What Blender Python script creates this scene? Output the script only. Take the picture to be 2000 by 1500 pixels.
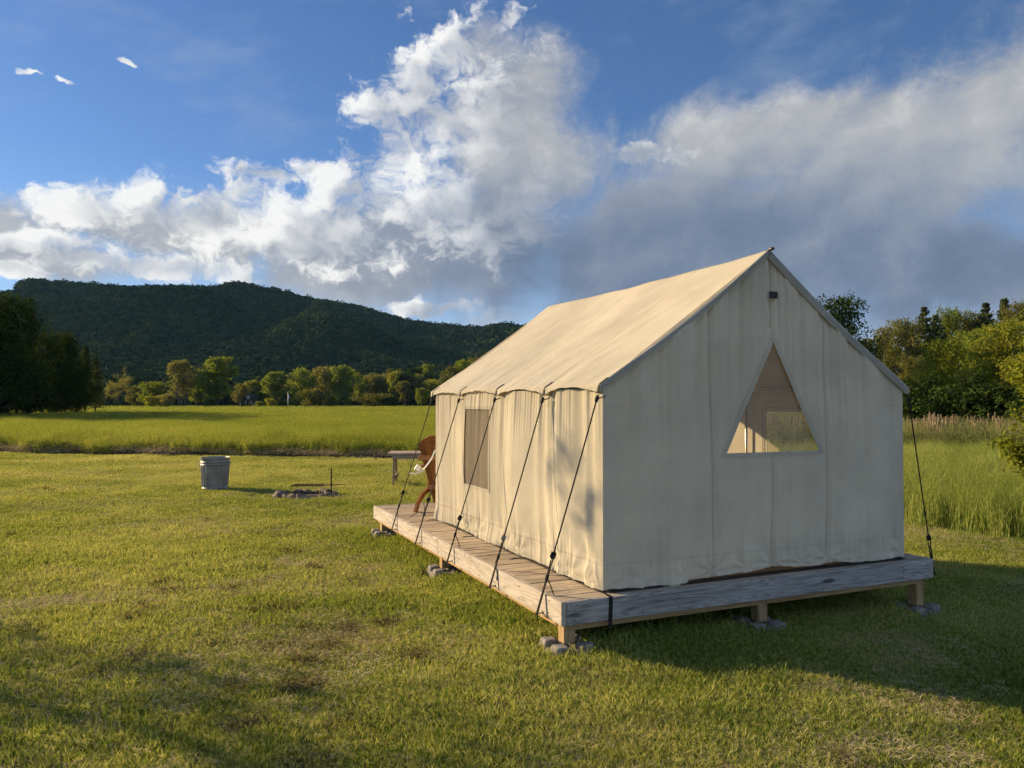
import bpy, bmesh, math, random
import numpy as np
from mathutils import Vector, Matrix, noise as mnoise
for o in list(bpy.data.objects): bpy.data.objects.remove(o)
SC = bpy.context.scene
COL = SC.collection
rad = math.radians

# ------------------------------------------------------------------ node helpers
class NT:
    """small wrapper: arithmetic on sockets builds Math nodes"""
    def __init__(s, tree): s.t = tree; s.n = tree.nodes; s.l = tree.links
    def new(s, kind, **kw):
        n = s.n.new(kind)
        for k, v in kw.items(): setattr(n, k, v)
        return n
    def put(s, sock, v):
        if isinstance(v, S): s.l.new(v.s, sock)
        elif v is not None:
            try: sock.default_value = v
            except Exception: sock.default_value = (v, v, v)
    def m(s, op, a, b=None, c=None, clamp=False):
        n = s.new('ShaderNodeMath', operation=op); n.use_clamp = clamp
        for i, v in enumerate((a, b, c)):
            if v is not None: s.put(n.inputs[i], v)
        return S(s, n.outputs[0])
    def v(s, op, a, b=None, scale=None):
        n = s.new('ShaderNodeVectorMath', operation=op)
        s.put(n.inputs[0], a)
        if b is not None: s.put(n.inputs[1], b)
        if scale is not None: s.put(n.inputs['Scale'], scale)
        return S(s, n.outputs['Value' if op in ('LENGTH', 'DOT_PRODUCT', 'DISTANCE') else 'Vector'])
    def xyz(s, x, y, z=0.0):
        n = s.new('ShaderNodeCombineXYZ')
        for i, q in enumerate((x, y, z)): s.put(n.inputs[i], q)
        return S(s, n.outputs[0])
    def sep(s, v):
        n = s.new('ShaderNodeSeparateXYZ'); s.put(n.inputs[0], v)
        return [S(s, n.outputs[i]) for i in range(3)]
    def noise(s, vec, scale, detail=4, rough=.55, dist=0.0, col=False, lac=2.0, dim='3D'):
        n = s.new('ShaderNodeTexNoise', noise_dimensions=dim); s.put(n.inputs['Vector'], vec)
        for k, q in (('Scale', scale), ('Detail', detail), ('Roughness', rough), ('Distortion', dist), ('Lacunarity', lac)): s.put(n.inputs[k], q)
        return S(s, n.outputs['Color' if col else 'Fac'])
    def vor(s, vec, scale, feature='F1', rnd=1.0, out='Distance'):
        n = s.new('ShaderNodeTexVoronoi', feature=feature); s.put(n.inputs['Vector'], vec); s.put(n.inputs['Scale'], scale); s.put(n.inputs['Randomness'], rnd)
        return S(s, n.outputs[out])
    def ramp(s, f, stops, interp='LINEAR'):
        n = s.new('ShaderNodeValToRGB'); s.put(n.inputs[0], f); cr = n.color_ramp; cr.interpolation = interp
        while len(cr.elements) < len(stops): cr.elements.new(.5)
        for e, (p, c) in zip(cr.elements, stops):
            e.position = p; e.color = (*c, 1) if len(c) == 3 else c
        return S(s, n.outputs[0])
    def mix(s, f, a, b, blend='MIX'):
        n = s.new('ShaderNodeMix', data_type='RGBA', blend_type=blend)
        s.put(n.inputs[0], f)
        for i, q in ((6, a), (7, b)):
            if isinstance(q, tuple): q = (*q, 1) if len(q) == 3 else q
            s.put(n.inputs[i], q)
        return S(s, n.outputs[2])
    def step(s, x, lo, hi, a=0.0, b=1.0, kind='SMOOTHSTEP'):
        n = s.new('ShaderNodeMapRange', interpolation_type=kind); n.clamp = True
        for i, q in enumerate((x, lo, hi, a, b)): s.put(n.inputs[i], q)
        return S(s, n.outputs[0])
class S:
    def __init__(s, nt, sock): s.nt = nt; s.s = sock
    def __add__(s, o): return s.nt.m('ADD', s, o)
    __radd__ = __add__
    def __mul__(s, o): return s.nt.m('MULTIPLY', s, o)
    __rmul__ = __mul__
    def __sub__(s, o): return s.nt.m('SUBTRACT', s, o)
    def __rsub__(s, o): return s.nt.m('SUBTRACT', o, s)
    def __truediv__(s, o): return s.nt.m('DIVIDE', s, o)

# ------------------------------------------------------------------ camera
F_PX, CAM_H, PITCH = 1506.0, 1.76, math.atan(35/1506.0)
cam = bpy.data.cameras.new('camera'); camo = bpy.data.objects.new('camera', cam); COL.objects.link(camo)
cam.sensor_width = 36.0; cam.lens = 36.0*F_PX/2000.0; cam.clip_start = .05; cam.clip_end = 20000
camo.location = (0, 0, CAM_H); camo.rotation_euler = (rad(90)+PITCH, 0, 0)
SC.camera = camo
def ray(u, v):
    x, y = (u-1000)/F_PX, (750-v)/F_PX
    return Vector((x, math.cos(PITCH)-y*math.sin(PITCH), math.sin(PITCH)+y*math.cos(PITCH)))
def on_ground(u, v, z=0.0):
    d = ray(u, v); return Vector((0, 0, CAM_H)) + d*((z-CAM_H)/d.z)
def at_depth(u, v, Y):
    d = ray(u, v); return Vector((0, 0, CAM_H)) + d*(Y/d.y)
def azel(u, v):
    d = ray(u, v).normalized(); return math.degrees(math.atan2(d.x, d.y)), math.degrees(math.asin(d.z))

# ------------------------------------------------------------------ sun + sky
SUN_EL, SUN_AZ = 18.5, 24.0            # light travels towards +x, slightly towards the camera
to_sun = Vector((-math.cos(rad(SUN_AZ))*math.cos(rad(SUN_EL)), math.sin(rad(SUN_AZ))*math.cos(rad(SUN_EL)), math.sin(rad(SUN_EL))))
sl = bpy.data.lights.new('sun', 'SUN'); so = bpy.data.objects.new('sun', sl); COL.objects.link(so)
so.rotation_euler = to_sun.to_track_quat('Z', 'Y').to_euler(); so.location = to_sun*60
sl.energy = 5.0; sl.angle = rad(.55); sl.color = (1.0, .73, .40)
W = bpy.data.worlds.new('World'); SC.world = W; W.use_nodes = True
W.node_tree.nodes.clear()
N = NT(W.node_tree)
tc = S(N, N.new('ShaderNodeTexCoord').outputs['Generated'])
sky = N.new('ShaderNodeTexSky', sky_type='NISHITA'); sky.sun_disc = False
sky.sun_elevation = rad(SUN_EL); sky.sun_rotation = rad(-(90-SUN_AZ)); sky.altitude = 600; sky.air_density = 1.0; sky.dust_density = .35; sky.ozone_density = 2.2
SKY_K = .10; SKY_GAIN = .66
dx, dy, dz = N.sep(N.v('NORMALIZE', tc))
AZ = N.m('ARCTAN2', dx, dy)*57.29578
EL = N.m('ARCSINE', dz)*57.29578
P0 = N.xyz(AZ, EL, 0.0)
def cloud_field(P, blobs):
    f = None
    for (u, v, ru, rv, ang) in blobs:
        a, e = azel(u, v); da = ru/26.3; de = rv/26.3
        if abs(ang) >= 15:
            n = N.new('ShaderNodeMapping', vector_type='TEXTURE'); N.put(n.inputs[0], P)
            n.inputs['Location'].default_value = (a, e, 0); n.inputs['Rotation'].default_value = (0, 0, rad(ang)); n.inputs['Scale'].default_value = (da, de, 1)
            q = S(N, n.outputs[0])
        else:
            n = N.new('ShaderNodeVectorMath', operation='MULTIPLY_ADD'); N.put(n.inputs[0], P)
            n.inputs[1].default_value = (1/da, 1/de, 0); n.inputs[2].default_value = (-a/da, -e/de, 0); q = S(N, n.outputs[0])
        r = N.v('LENGTH', q)
        f = r if f is None else N.m('SMOOTH_MIN', f, r, .16)
    return 1.0 - f
CRISP = [(965,45,55,26,20),(885,100,90,48,35),(815,165,100,75,40),(870,250,170,120,30),(775,300,105,80,40),(890,400,230,105,0),(715,385,140,70,15),
         (560,425,210,56,8),(455,392,105,36,15),(525,348,100,20,12),(610,335,60,24,10),(400,445,130,34,10),(600,480,240,58,-4),(735,215,42,60,50),
         (150,404,210,36,0),(250,392,110,36,-8),(330,425,110,34,0),(55,468,115,18,0),(160,505,125,17,-10),(360,527,140,22,-10),(15,520,110,18,0),
         (235,124,17,4.5,-5),(65,150,16,4,-8),(132,164,12,3.5,-5),
         (1245,290,70,20,10),(1320,298,55,14,0),(850,608,110,16,0),(940,628,70,16,0),(1030,612,70,14,5)]
SOFT = [(1230,500,520,165,0),(900,490,360,125,0),(1560,470,450,215,5),(1760,310,350,165,16),(2000,190,310,150,16),(1620,215,240,60,12),(1330,400,350,115,0),
        (1900,530,360,110,0),(760,545,380,75,0),(520,490,330,70,0),(230,450,330,52,0),(80,500,260,40,0),(1010,210,120,150,0),(1480,300,320,110,10),(1050,330,170,140,0)]
wl = N.noise(P0, .10, 3, .5, col=True, dim='2D')
wx, wy, wz = N.sep(wl)
Pw = N.xyz(AZ + (wx-.5)*5.0, EL + (wy-.5)*4.0, 0.0)
w2 = N.noise(P0, .45, 3, .55, col=True, dim='2D'); w2x, w2y, w2z = N.sep(w2)
Pw2 = N.xyz(AZ + (w2x-.5)*2.2 + (wx-.5)*2.0, EL*1.35 + (w2y-.5)*2.2, 0.0)
nA = N.noise(Pw2, .34, 8, .58, dim='2D') - .5
nF = N.noise(Pw2, 1.7, 5, .62, dim='2D') - .5
nL = N.noise(Pw2, .17, 2.5, .5, dim='2D') - .5
nLs = N.noise(N.v('ADD', Pw2, (-1.3, .9, 0.0)), .17, 2.5, .5, dim='2D') - .5
fA = cloud_field(N.xyz(AZ + (wx-.5)*2.5 + (w2x-.5)*1.4, EL + (wy-.5)*2.5 + (w2y-.5)*1.4, 0.0), CRISP)
dA = fA*.72 + nA*1.75 + nF*.75 + nL*.55 + .0
thick = N.step(fA, .25, .75)
aA = N.step(dA, -.14, N.m('ADD', .48, thick*.30))
nB = N.noise(Pw, .16, 7, .58, dim='2D') - .5
fB = cloud_field(Pw, SOFT)
aB = N.step(fB + nB*1.3 + nF*.22, -.20, .60)
rl = (nL - nLs)*1.5
side = N.step(AZ + nB*16.0 - (EL-12.0)*.30, -13.0, 2.0)
litA = N.m('ADD', N.step(dA, .05, 1.1, .90, .66) - side*.30, rl + nA*.30 + nF*.22, clamp=True)
colA = N.ramp(litA, [(0, (.16,.18,.23)), (.35, (.25,.265,.30)), (.6, (.35,.36,.385)), (.82, (.50,.50,.505)), (1, (.66,.65,.63))])
fade = N.step(AZ + nB*12.0 - (EL-10.0)*.25, -7.0, 4.5, 1.0, .0)
right = N.step(AZ, 7.0, 8.5)
aA = aA * N.m('MAXIMUM', fade, right)
dk = cloud_field(Pw, [(1330,520,680,180,0),(1750,550,560,130,0)])
shB = N.m('ADD', N.step(dk + nB*.6, -.35, .75, .78, .24), rl*.30 + nB*.45 + nF*.12, clamp=True)
colB = N.ramp(shB, [(0, (.075,.10,.15)), (.25, (.11,.138,.20)), (.55, (.20,.218,.26)), (.8, (.31,.313,.32)), (1, (.46,.45,.44))])
base = N.v('MULTIPLY', S(N, sky.outputs[0]), (SKY_K*.44, SKY_K*.58, SKY_K*.80))
hz = N.step(EL, -1.0, 17.0, .75, 0.0)
base = N.mix(hz, base, (.31,.43,.62))
# bright broken cloud added outside the view, as fill light on the gable
nO = N.noise(N.v('MULTIPLY', N.v('NORMALIZE', tc), (3.2, 3.2, 6.0)), 1.0, 6, .56)
aO = N.step(nO, .47, .66) * N.step(N.m('ABSOLUTE', AZ), 38.0, 62.0) * N.step(EL, 75.0, 50.0)
c0 = N.mix(aO*.9, base, (.80,.88,.96))
veil = N.step(N.noise(N.xyz(AZ*.5 + EL*.35, EL*1.4 - AZ*.35, 0.0), .13, 5, .6, dim='2D'), .50, .85, 0, .30)
c1 = N.mix(veil, c0, (.30,.34,.42))
c2 = N.mix(aB*.97, c1, colB)
c3 = N.mix(aA*.96, c2, colA)
c3 = N.v('SCALE', c3, scale=SKY_GAIN)
up = N.step(EL, -6.0, -1.0)
c4 = N.mix(up, (.05,.06,.05), c3)
bg = N.new('ShaderNodeBackground'); N.put(bg.inputs[0], c4); bg.inputs[1].default_value = 1.0
N.l.new(bg.outputs[0], N.new('ShaderNodeOutputWorld').inputs[0])
W.cycles.sampling_method = 'MANUAL'; W.cycles.sample_map_resolution = 512
VS = SC.view_settings; VS.view_transform = 'Standard'; VS.look = 'None'; VS.exposure = 1.22; VS.gamma = 1.0; VS.use_curve_mapping = False
SC.render.engine = 'CYCLES'
SC.cycles.use_denoising = True; SC.cycles.denoising_prefilter = 'NONE'
CY = SC.cycles; CY.max_bounces = 6; CY.diffuse_bounces = 3; CY.glossy_bounces = 2; CY.transmission_bounces = 4; CY.transparent_max_bounces = 8; CY.caustics_reflective = False; CY.caustics_refractive = False
CY.use_adaptive_sampling = True; CY.adaptive_threshold = .02; CY.adaptive_min_samples = 16

# ------------------------------------------------------------------ scene helpers
def tag(o, label=None, cat=None, group=None, kind=None):
    for k, v in (('label', label), ('category', cat), ('group', group), ('kind', kind)):
        if v: o[k] = v
    return o
def empty(name, loc, rz=0.0, label=None, cat=None, group=None):
    o = bpy.data.objects.new(name, None); COL.objects.link(o); o.location = loc; o.rotation_euler = (0, 0, rz); o.empty_display_size = .2
    return tag(o, label, cat, group)
def fast_mesh(name, V, F, mats=(), smooth=False):
    """V (n,3) array; F list of (m,k) index arrays (k = 3, 4, ...)"""
    if isinstance(F, np.ndarray): F = [F]
    me = bpy.data.meshes.new(name); V = np.asarray(V, dtype=np.float32)
    me.vertices.add(len(V)); me.vertices.foreach_set('co', V.ravel())
    loops = np.concatenate([f.ravel() for f in F]).astype(np.int32)
    tot = np.concatenate([np.full(len(f), f.shape[1]) for f in F]).astype(np.int32)
    st = np.concatenate([[0], np.cumsum(tot)[:-1]]).astype(np.int32)
    me.loops.add(len(loops)); me.loops.foreach_set('vertex_index', loops)
    me.polygons.add(len(tot)); me.polygons.foreach_set('loop_start', st); me.polygons.foreach_set('loop_total', tot)
    me.update(calc_edges=True)
    if smooth: me.polygons.foreach_set('use_smooth', np.ones(len(tot), dtype=bool))
    for m in mats: me.materials.append(m)
    return me
def obj(name, me, parent=None, loc=None):
    o = bpy.data.objects.new(name, me); COL.objects.link(o)
    if parent: o.parent = parent
    if loc is not None: o.location = loc
    return o
class MB:
    """collects shapes into one mesh"""
    def __init__(s): s.v = []; s.f = []
    def add(s, V, F):
        o = len(s.v); s.v += [tuple(map(float, p)) for p in V]; s.f += [tuple(i+o for i in q) for q in F]; return s
    def box(s, c, d, rot=None, b=0.0):
        x, y, z = d[0]/2, d[1]/2, d[2]/2
        bm = bmesh.new(); bmesh.ops.create_cube(bm, size=1)
        for p in bm.verts: p.co = Vector((p.co.x*2*x, p.co.y*2*y, p.co.z*2*z))
        if b > 0: bmesh.ops.bevel(bm, geom=bm.edges[:], offset=b, segments=1, affect='EDGES', profile=.5)
        M = Matrix.Translation(c) @ (rot if rot is not None else Matrix.Identity(4))
        bm.verts.ensure_lookup_table(); bm.verts.index_update()
        s.add([M @ p.co for p in bm.verts], [[p.index for p in f.verts] for f in bm.faces]); bm.free(); return s
    def bar(s, a, b, w, h, up=(0, 0, 1), bev=0.0):
        a, b = Vector(a), Vector(b); d = b-a; y = d.normalized(); x = y.cross(Vector(up)).normalized(); z = x.cross(y)
        R = Matrix((x, y, z)).transposed().to_4x4()
        return s.box((a+b)/2, (w, d.length, h), R, bev)
    def tube(s, path, r, n=8, cap=True, closed=False):
        path = [Vector(p) for p in path]; m = len(path)
        rs = r if hasattr(r, '__len__') else [r]*m
        prev = None; V = []; F = []
        for i, p in enumerate(path):
            if closed: t = (path[(i+1) % m]-path[i-1])
            else: t = path[min(i+1, m-1)]-path[max(i-1, 0)]
            t = t.normalized() if t.length > 1e-9 else Vector((0, 0, 1))
            if prev is None:
                q = Vector((0, 0, 1)) if abs(t.z) < .9 else Vector((1, 0, 0)); x = t.cross(q).normalized()
            else:
                x = (prev - t*prev.dot(t)); x = x.normalized() if x.length > 1e-9 else t.orthogonal().normalized()
            prev = x; y = t.cross(x)
            for k in range(n):
                a = 2*math.pi*k/n; V.append(p + (x*math.cos(a)+y*math.sin(a))*rs[i])
        for i in range(m if closed else m-1):
            j = (i+1) % m
            for k in range(n): F.append((i*n+k, i*n+(k+1) % n, j*n+(k+1) % n, j*n+k))
        if cap and not closed: F += [tuple(range(n))[::-1], tuple((m-1)*n+k for k in range(n))]
        return s.add(V, F)
    def lathe(s, prof, n=32, c=(0, 0, 0), ripple=None):
        V = []; F = []; m = len(prof)
        for i, (r, z) in enumerate(prof):
            for k in range(n):
                a = 2*math.pi*k/n; rr = r+(ripple(i, a) if ripple else 0)
                V.append((c[0]+rr*math.cos(a), c[1]+rr*math.sin(a), c[2]+z))
        for i in range(m-1):
            for k in range(n): F.append((i*n+k, i*n+(k+1) % n, (i+1)*n+(k+1) % n, (i+1)*n+k))
        return s.add(V, F)
    def prism(s, poly, axis, d0, d1):
        """poly of 2-D points pushed along an axis (0,1,2)"""
        n = len(poly); V = []
        for d in (d0, d1):
            for (a, b) in poly:
                p = [a, b]; p.insert(axis, d); V.append(p)
        F = [tuple(range(n))[::-1], tuple(range(n, 2*n))] + [(i, (i+1) % n, n+(i+1) % n, n+i) for i in range(n)]
        return s.add(V, F)
    def mesh(s, name, mat, smooth=False):
        me = bpy.data.meshes.new(name); me.from_pydata(s.v, [], s.f); me.update(); me.materials.append(mat)
        bm = bmesh.new(); bm.from_mesh(me); bmesh.ops.recalc_face_normals(bm, faces=bm.faces[:]); bm.to_mesh(me); bm.free()
        if smooth: me.polygons.foreach_set('use_smooth', np.ones(len(me.polygons), dtype=bool))
        return me
    def build(s, name, mat, parent=None, smooth=False, loc=None): return obj(name, s.mesh(name, mat, smooth), parent, loc)
def auto_smooth(o, ang=35):
    me = o.data
    bm = bmesh.new(); bm.from_mesh(me)
    for e in bm.edges: e.smooth = len(e.link_faces) != 2 or e.calc_face_angle(0) < rad(ang)
    for f in bm.faces: f.smooth = True
    bm.to_mesh(me); bm.free(); return o
def grid_faces(nu, nv, o=0):
    i = np.arange(nv-1)[:, None]*nu + np.arange(nu-1)[None, :] + o
    return np.stack([i, i+1, i+1+nu, i+nu], -1).reshape(-1, 4)
def grid_obj(name, nu, nv, fn, mat, parent=None, smooth=True, solid=0.0):
    u, v = np.meshgrid(np.linspace(0, 1, nu), np.linspace(0, 1, nv)); P = fn(u.ravel(), v.ravel())
    o = obj(name, fast_mesh(name, P, grid_faces(nu, nv), [mat], smooth), parent)
    if solid:
        m = o.modifiers.new('solid', 'SOLIDIFY'); m.thickness = solid; m.offset = 0
    return o
# numpy value noise
_rt = np.random.RandomState(7).rand(512, 512)
def vnoise(x, y):
    xi = np.floor(x).astype(int); yi = np.floor(y).astype(int); fx = x-xi; fy = y-yi
    fx = fx*fx*(3-2*fx); fy = fy*fy*(3-2*fy)
    a = _rt[xi % 512, yi % 512]; b = _rt[(xi+1) % 512, yi % 512]; c = _rt[xi % 512, (yi+1) % 512]; d = _rt[(xi+1) % 512, (yi+1) % 512]
    return (a*(1-fx)+b*fx)*(1-fy)+(c*(1-fx)+d*fx)*fy
def fbm(x, y, o=4, g=.5):
    s = 0; a = 1; t = 0
    for k in range(o): s = s+a*vnoise(x*2**k+17.3*k, y*2**k+5.1*k); t += a; a *= g
    return s/t
def smooth01(x, a, b):
    t = np.clip((np.asarray(x, dtype=float)-a)/(b-a), 0, 1); return t*t*(3-2*t)
def copy_tree(o, parent=None):
    c = o.copy(); COL.objects.link(c); c.parent = parent
    for ch in o.children: copy_tree(ch, c)
    return c

# ------------------------------------------------------------------ materials
def mat(name):
    m = bpy.data.materials.new(name); m.use_nodes = True; m.node_tree.nodes.clear(); n = NT(m.node_tree)
    out = n.new('ShaderNodeOutputMaterial'); n.out = out
    return m, n
def princ(n, col, rough=.8, metal=0.0, bump=None, bs=.3, bd=.01, spec=.3):
    b = n.new('ShaderNodeBsdfPrincipled'); n.put(b.inputs['Base Color'], (*col, 1) if isinstance(col, tuple) else col)
    n.put(b.inputs['Roughness'], rough); n.put(b.inputs['Metallic'], metal); n.put(b.inputs['Specular IOR Level'], spec)
    if bump is not None:
        k = n.new('ShaderNodeBump'); k.inputs['Strength'].default_value = bs; k.inputs['Distance'].default_value = bd
        n.put(k.inputs['Height'], bump); n.l.new(k.outputs[0], b.inputs['Normal'])
    n.l.new(b.outputs[0], n.out.inputs[0]); return b
def simple(name, col, rough=.8, metal=0.0, var=.15, scale=8, spec=.3):
    m, n = mat(name); p = objco(n)
    f = n.noise(p, scale, 5, .6)
    c = n.mix(n.step(f, .3, .7), tuple(x*(1-var) for x in col), tuple(min(1, x*(1+var)) for x in col))
    princ(n, c, rough, metal, f, .15, .005, spec); return m
def objco(n): return S(n, n.new('ShaderNodeTexCoord').outputs['Object'])
def worldco(n): return S(n, n.new('ShaderNodeNewGeometry').outputs['Position'])
def rnd(n): return S(n, n.new('ShaderNodeObjectInfo').outputs['Random'])

def wood(name, axis, cols, rough=.85, grain=1.0, knots=0.0, weather=None):
    """axis: 0/1/2 = long axis of the boards in object space"""
    m, n = mat(name); p = objco(n); r = rnd(n)
    p = n.v('ADD', p, n.xyz(r*31.0, r*17.0, r*23.0))
    sc = [22.0, 22.0, 22.0]; sc[axis] = 1.1
    q = n.v('MULTIPLY', p, tuple(sc))
    w = n.noise(n.v('MULTIPLY', p, tuple(11.0 if i != axis else .6 for i in range(3))), 1.0, 2.5, .5)
    g = n.noise(n.v('ADD', q, n.xyz(w*2.0, w*2.0, w*2.0)), 1.4*grain, 6, .62)
    rings = n.m('FRACT', w*18.0 + g*.4)
    rings = n.m('ABSOLUTE', rings-.5)*2.0
    f = g*.70 + rings*.30
    c = n.ramp(f, [(.22, cols[0]), (.45, cols[1]), (.68, cols[2])])
    if knots:
        kp = n.v('MULTIPLY', p, tuple(1.5 if i == axis else 5.5 for i in range(3)))
        kd = n.vor(kp, 1.0); kn = n.step(kd + (g-.5)*.1, .06, .15, 1.0, 0.0)
        c = n.mix(kn*knots, c, tuple(x*.35 for x in cols[0]))
    if weather:
        st = n.noise(n.v('MULTIPLY', p, tuple(2.2 if i == axis else 40.0 for i in range(3))), 1.0, 6, .70)
        pt = n.noise(n.v('MULTIPLY', p, tuple(1.3 if i == axis else 5.0 for i in range(3))), 1.0, 4, .6)
        c = n.mix(n.step(st + (pt-.5)*.5, .52, .70)*weather[1], c, weather[0])
        vs = n.noise(n.v('MULTIPLY', p, tuple(55.0 if i == axis else 3.0 for i in range(3))), 1.0, 4, .65)
        c = n.mix(n.step(vs + (pt-.5)*.5, .62, .76)*weather[1]*.55, c, weather[0])
    tone = n.mix(r, tuple([.80]*3), tuple([1.12]*3)); c = n.mix(1.0, c, tone, 'MULTIPLY')
    princ(n, c, rough, 0, f, .35, .004, .2); return m

M = {}
M['weathered'] = wood('weathered_white_wood', 1, [(.17,.152,.135), (.345,.315,.285), (.44,.41,.375)], .9, 1.2, .8, ((.14,.135,.135), .55))
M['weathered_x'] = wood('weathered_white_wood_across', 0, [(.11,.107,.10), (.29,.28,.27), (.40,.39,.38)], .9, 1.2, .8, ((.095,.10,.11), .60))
M['plank'] = wood('deck_plank_wood', 0, [(.13,.105,.08), (.33,.275,.21), (.47,.40,.31)], .9, 1.0, .4, ((.09,.075,.06), .7))
M['treated'] = wood('treated_pine', 1, [(.19,.115,.048), (.33,.215,.10), (.41,.285,.145)], .75, 1.0, .5)
M['treated_x'] = wood('treated_pine_across', 0, [(.19,.115,.048), (.33,.215,.10), (.41,.285,.145)], .75, 1.0, .5)
M['post'] = wood('treated_post', 2, [(.17,.115,.05), (.30,.21,.105), (.37,.275,.15)], .8, 1.0, .3)
M['redwood'] = wood('stained_chair_wood', 2, [(.095,.036,.011), (.23,.095,.029), (.33,.155,.052)], .6, 1.0, .3)
M['tablewood'] = wood('old_table_wood', 0, [(.14,.10,.075), (.30,.23,.17), (.42,.34,.27)], .85, 1.0, .3)
M['tableleg'] = wood('old_table_leg_wood', 2, [(.13,.09,.06), (.27,.19,.12), (.36,.27,.19)], .85, 1.0, .3)

def canvas_mat(name, col, trans, seam=False):
    m, n = mat(name); p = objco(n)
    big = n.noise(p, 1.3, 5, .65); fine = n.noise(n.v('MULTIPLY', p, (380., 380., 380.)), 1.0, 2, .5)
    med = n.noise(p, 7.0, 4, .6)
    c = n.mix(n.step(big, .3, .75), tuple(x*.84 for x in col), tuple(min(1, x*1.04) for x in col))
    spots = n.noise(p, 26.0, 4, .7); c = n.mix(n.step(spots, .69, .80)*.35, c, tuple(x*.55 for x in col))
    h = fine*.25 + med
    k = n.new('ShaderNodeBump'); k.inputs['Strength'].default_value = .35; k.inputs['Distance'].default_value = .010; n.put(k.inputs['Height'], h)
    d = n.new('ShaderNodeBsdfDiffuse'); n.put(d.inputs[0], c); d.inputs[1].default_value = .6; n.l.new(k.outputs[0], d.inputs[2])
    t = n.new('ShaderNodeBsdfTranslucent'); n.put(t.inputs[0], n.mix(1.0, c, (1.0, .86, .66), 'MULTIPLY'))
    mx = n.new('ShaderNodeMixShader'); mx.inputs[0].default_value = trans
    n.l.new(d.outputs[0], mx.inputs[1]); n.l.new(t.outputs[0], mx.inputs[2]); n.l.new(mx.outputs[0], n.out.inputs[0]); return m
CAN = (.685, .640, .515)
M['canvas'] = canvas_mat('cream_canvas', CAN, .16)
M['canvas_gable'] = M['canvas']
M['seam'] = canvas_mat('canvas_seam', tuple(x*.76 for x in CAN), .08)
M['band'] = canvas_mat('grey_edge_band', (.46, .46, .43), .08)  # front edge band, toned darker and greyer than the canvas
M['trim'] = canvas_mat('canvas_trim', tuple(x*.86 for x in CAN), .10)
def screen_mat():
    m, n = mat('insect_screen'); p = objco(n)
    d = n.new('ShaderNodeBsdfDiffuse'); f = n.noise(n.v('MULTIPLY', p, (40., 40., 3.)), 1.0, 4, .6)
    n.put(d.inputs[0], n.mix(f, (.10,.088,.075), (.20,.175,.15)))
    t = n.new('ShaderNodeBsdfTransparent'); mx = n.new('ShaderNodeMixShader'); mx.inputs[0].default_value = .74
    n.l.new(t.outputs[0], mx.inputs[1]); n.l.new(d.outputs[0], mx.inputs[2]); n.l.new(mx.outputs[0], n.out.inputs[0]); return m
M['screen'] = screen_mat()
def thin_screen():
    m, n = mat('clear_insect_screen')
    d = n.new('ShaderNodeBsdfDiffuse'); d.inputs[0].default_value = (.52,.43,.33,1)
    t = n.new('ShaderNodeBsdfTransparent'); mx = n.new('ShaderNodeMixShader'); mx.inputs[0].default_value = .34
    n.l.new(t.outputs[0], mx.inputs[1]); n.l.new(d.outputs[0], mx.inputs[2]); n.l.new(mx.outputs[0], n.out.inputs[0]); return m
M['screen_thin'] = thin_screen()
M['rope'] = simple('black_rope', (.012,.012,.013), .75, 0, .3, 60)
M['blackmetal'] = simple('black_steel', (.018,.018,.02), .45, .4, .2, 30)
M['steel'] = simple('bare_steel', (.42,.42,.42), .4, .9, .15, 30)
M['webbing'] = simple('black_webbing', (.010,.010,.011), .85, 0, .2, 40)
M['label'] = simple('dark_label', (.022,.024,.026), .7, 0, .15, 30)
M['concrete'] = simple('concrete', (.185,.175,.165), .95, 0, .35, 14)
M['white_plastic'] = simple('white_plastic', (.72,.72,.72), .4, 0, .04, 10)
M['rust'] = simple('rusty_iron', (.055,.038,.028), .8, .3, .4, 30)
M['stone'] = simple('field_stone', (.15,.122,.096), .95, 0, .5, 9)
M['ash'] = simple('fire_ash', (.045,.04,.037), 1.0, 0, .5, 14)
def galv():
    m, n = mat('galvanised_steel'); p = objco(n)
    v = n.vor(p, 26.0, out='Color'); a = n.noise(p, 5.0, 5, .65)
    f = n.sep(v)[0]*.12 + a*.80
    c = n.ramp(f, [(.25, (.13,.135,.13)), (.5, (.23,.235,.23)), (.75, (.38,.38,.37))])
    princ(n, c, n.step(a, .3, .7, .38, .6), .40, a, .15, .004, .5); return m
M['galv'] = galv()
def leafmat(name, c1, c2, trans=.35, c3=None):
    m, n = mat(name); p = worldco(n); r = rnd(n)
    f = n.noise(p, .9, 2, .6); g0 = n.step(n.noise(p, 4.5, 0), .25, .75)
    c = n.mix(n.step(f*.55 + g0*.45, .25, .75), c1, c2)
    tone = n.mix(r, (.85,.85,.85), (1.15,1.12,1.08)); c = n.mix(1.0, c, tone, 'MULTIPLY')
    d = n.new('ShaderNodeBsdfDiffuse'); n.put(d.inputs[0], c)
    t = n.new('ShaderNodeBsdfTranslucent'); n.put(t.inputs[0], n.mix(1.0, c, (1.25, 1.15, .6), 'MULTIPLY'))
    mx = n.new('ShaderNodeMixShader'); mx.inputs[0].default_value = trans
    n.l.new(d.outputs[0], mx.inputs[1]); n.l.new(t.outputs[0], mx.inputs[2]); n.l.new(mx.outputs[0], n.out.inputs[0]); return m
M['leaf_mid'] = leafmat('leaves_mid_green', (.110,.160,.030), (.190,.240,.048), .55)
M['leaf_yellow'] = leafmat('leaves_yellow_green', (.165,.205,.032), (.265,.285,.052), .55)
M['leaf_pale'] = leafmat('leaves_pale_olive', (.150,.165,.055), (.235,.240,.088), .52)
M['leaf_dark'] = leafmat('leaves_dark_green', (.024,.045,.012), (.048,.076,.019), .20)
M['leaf_olive'] = leafmat('leaves_olive_brown', (.095,.108,.036), (.155,.165,.054), .48)
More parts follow.
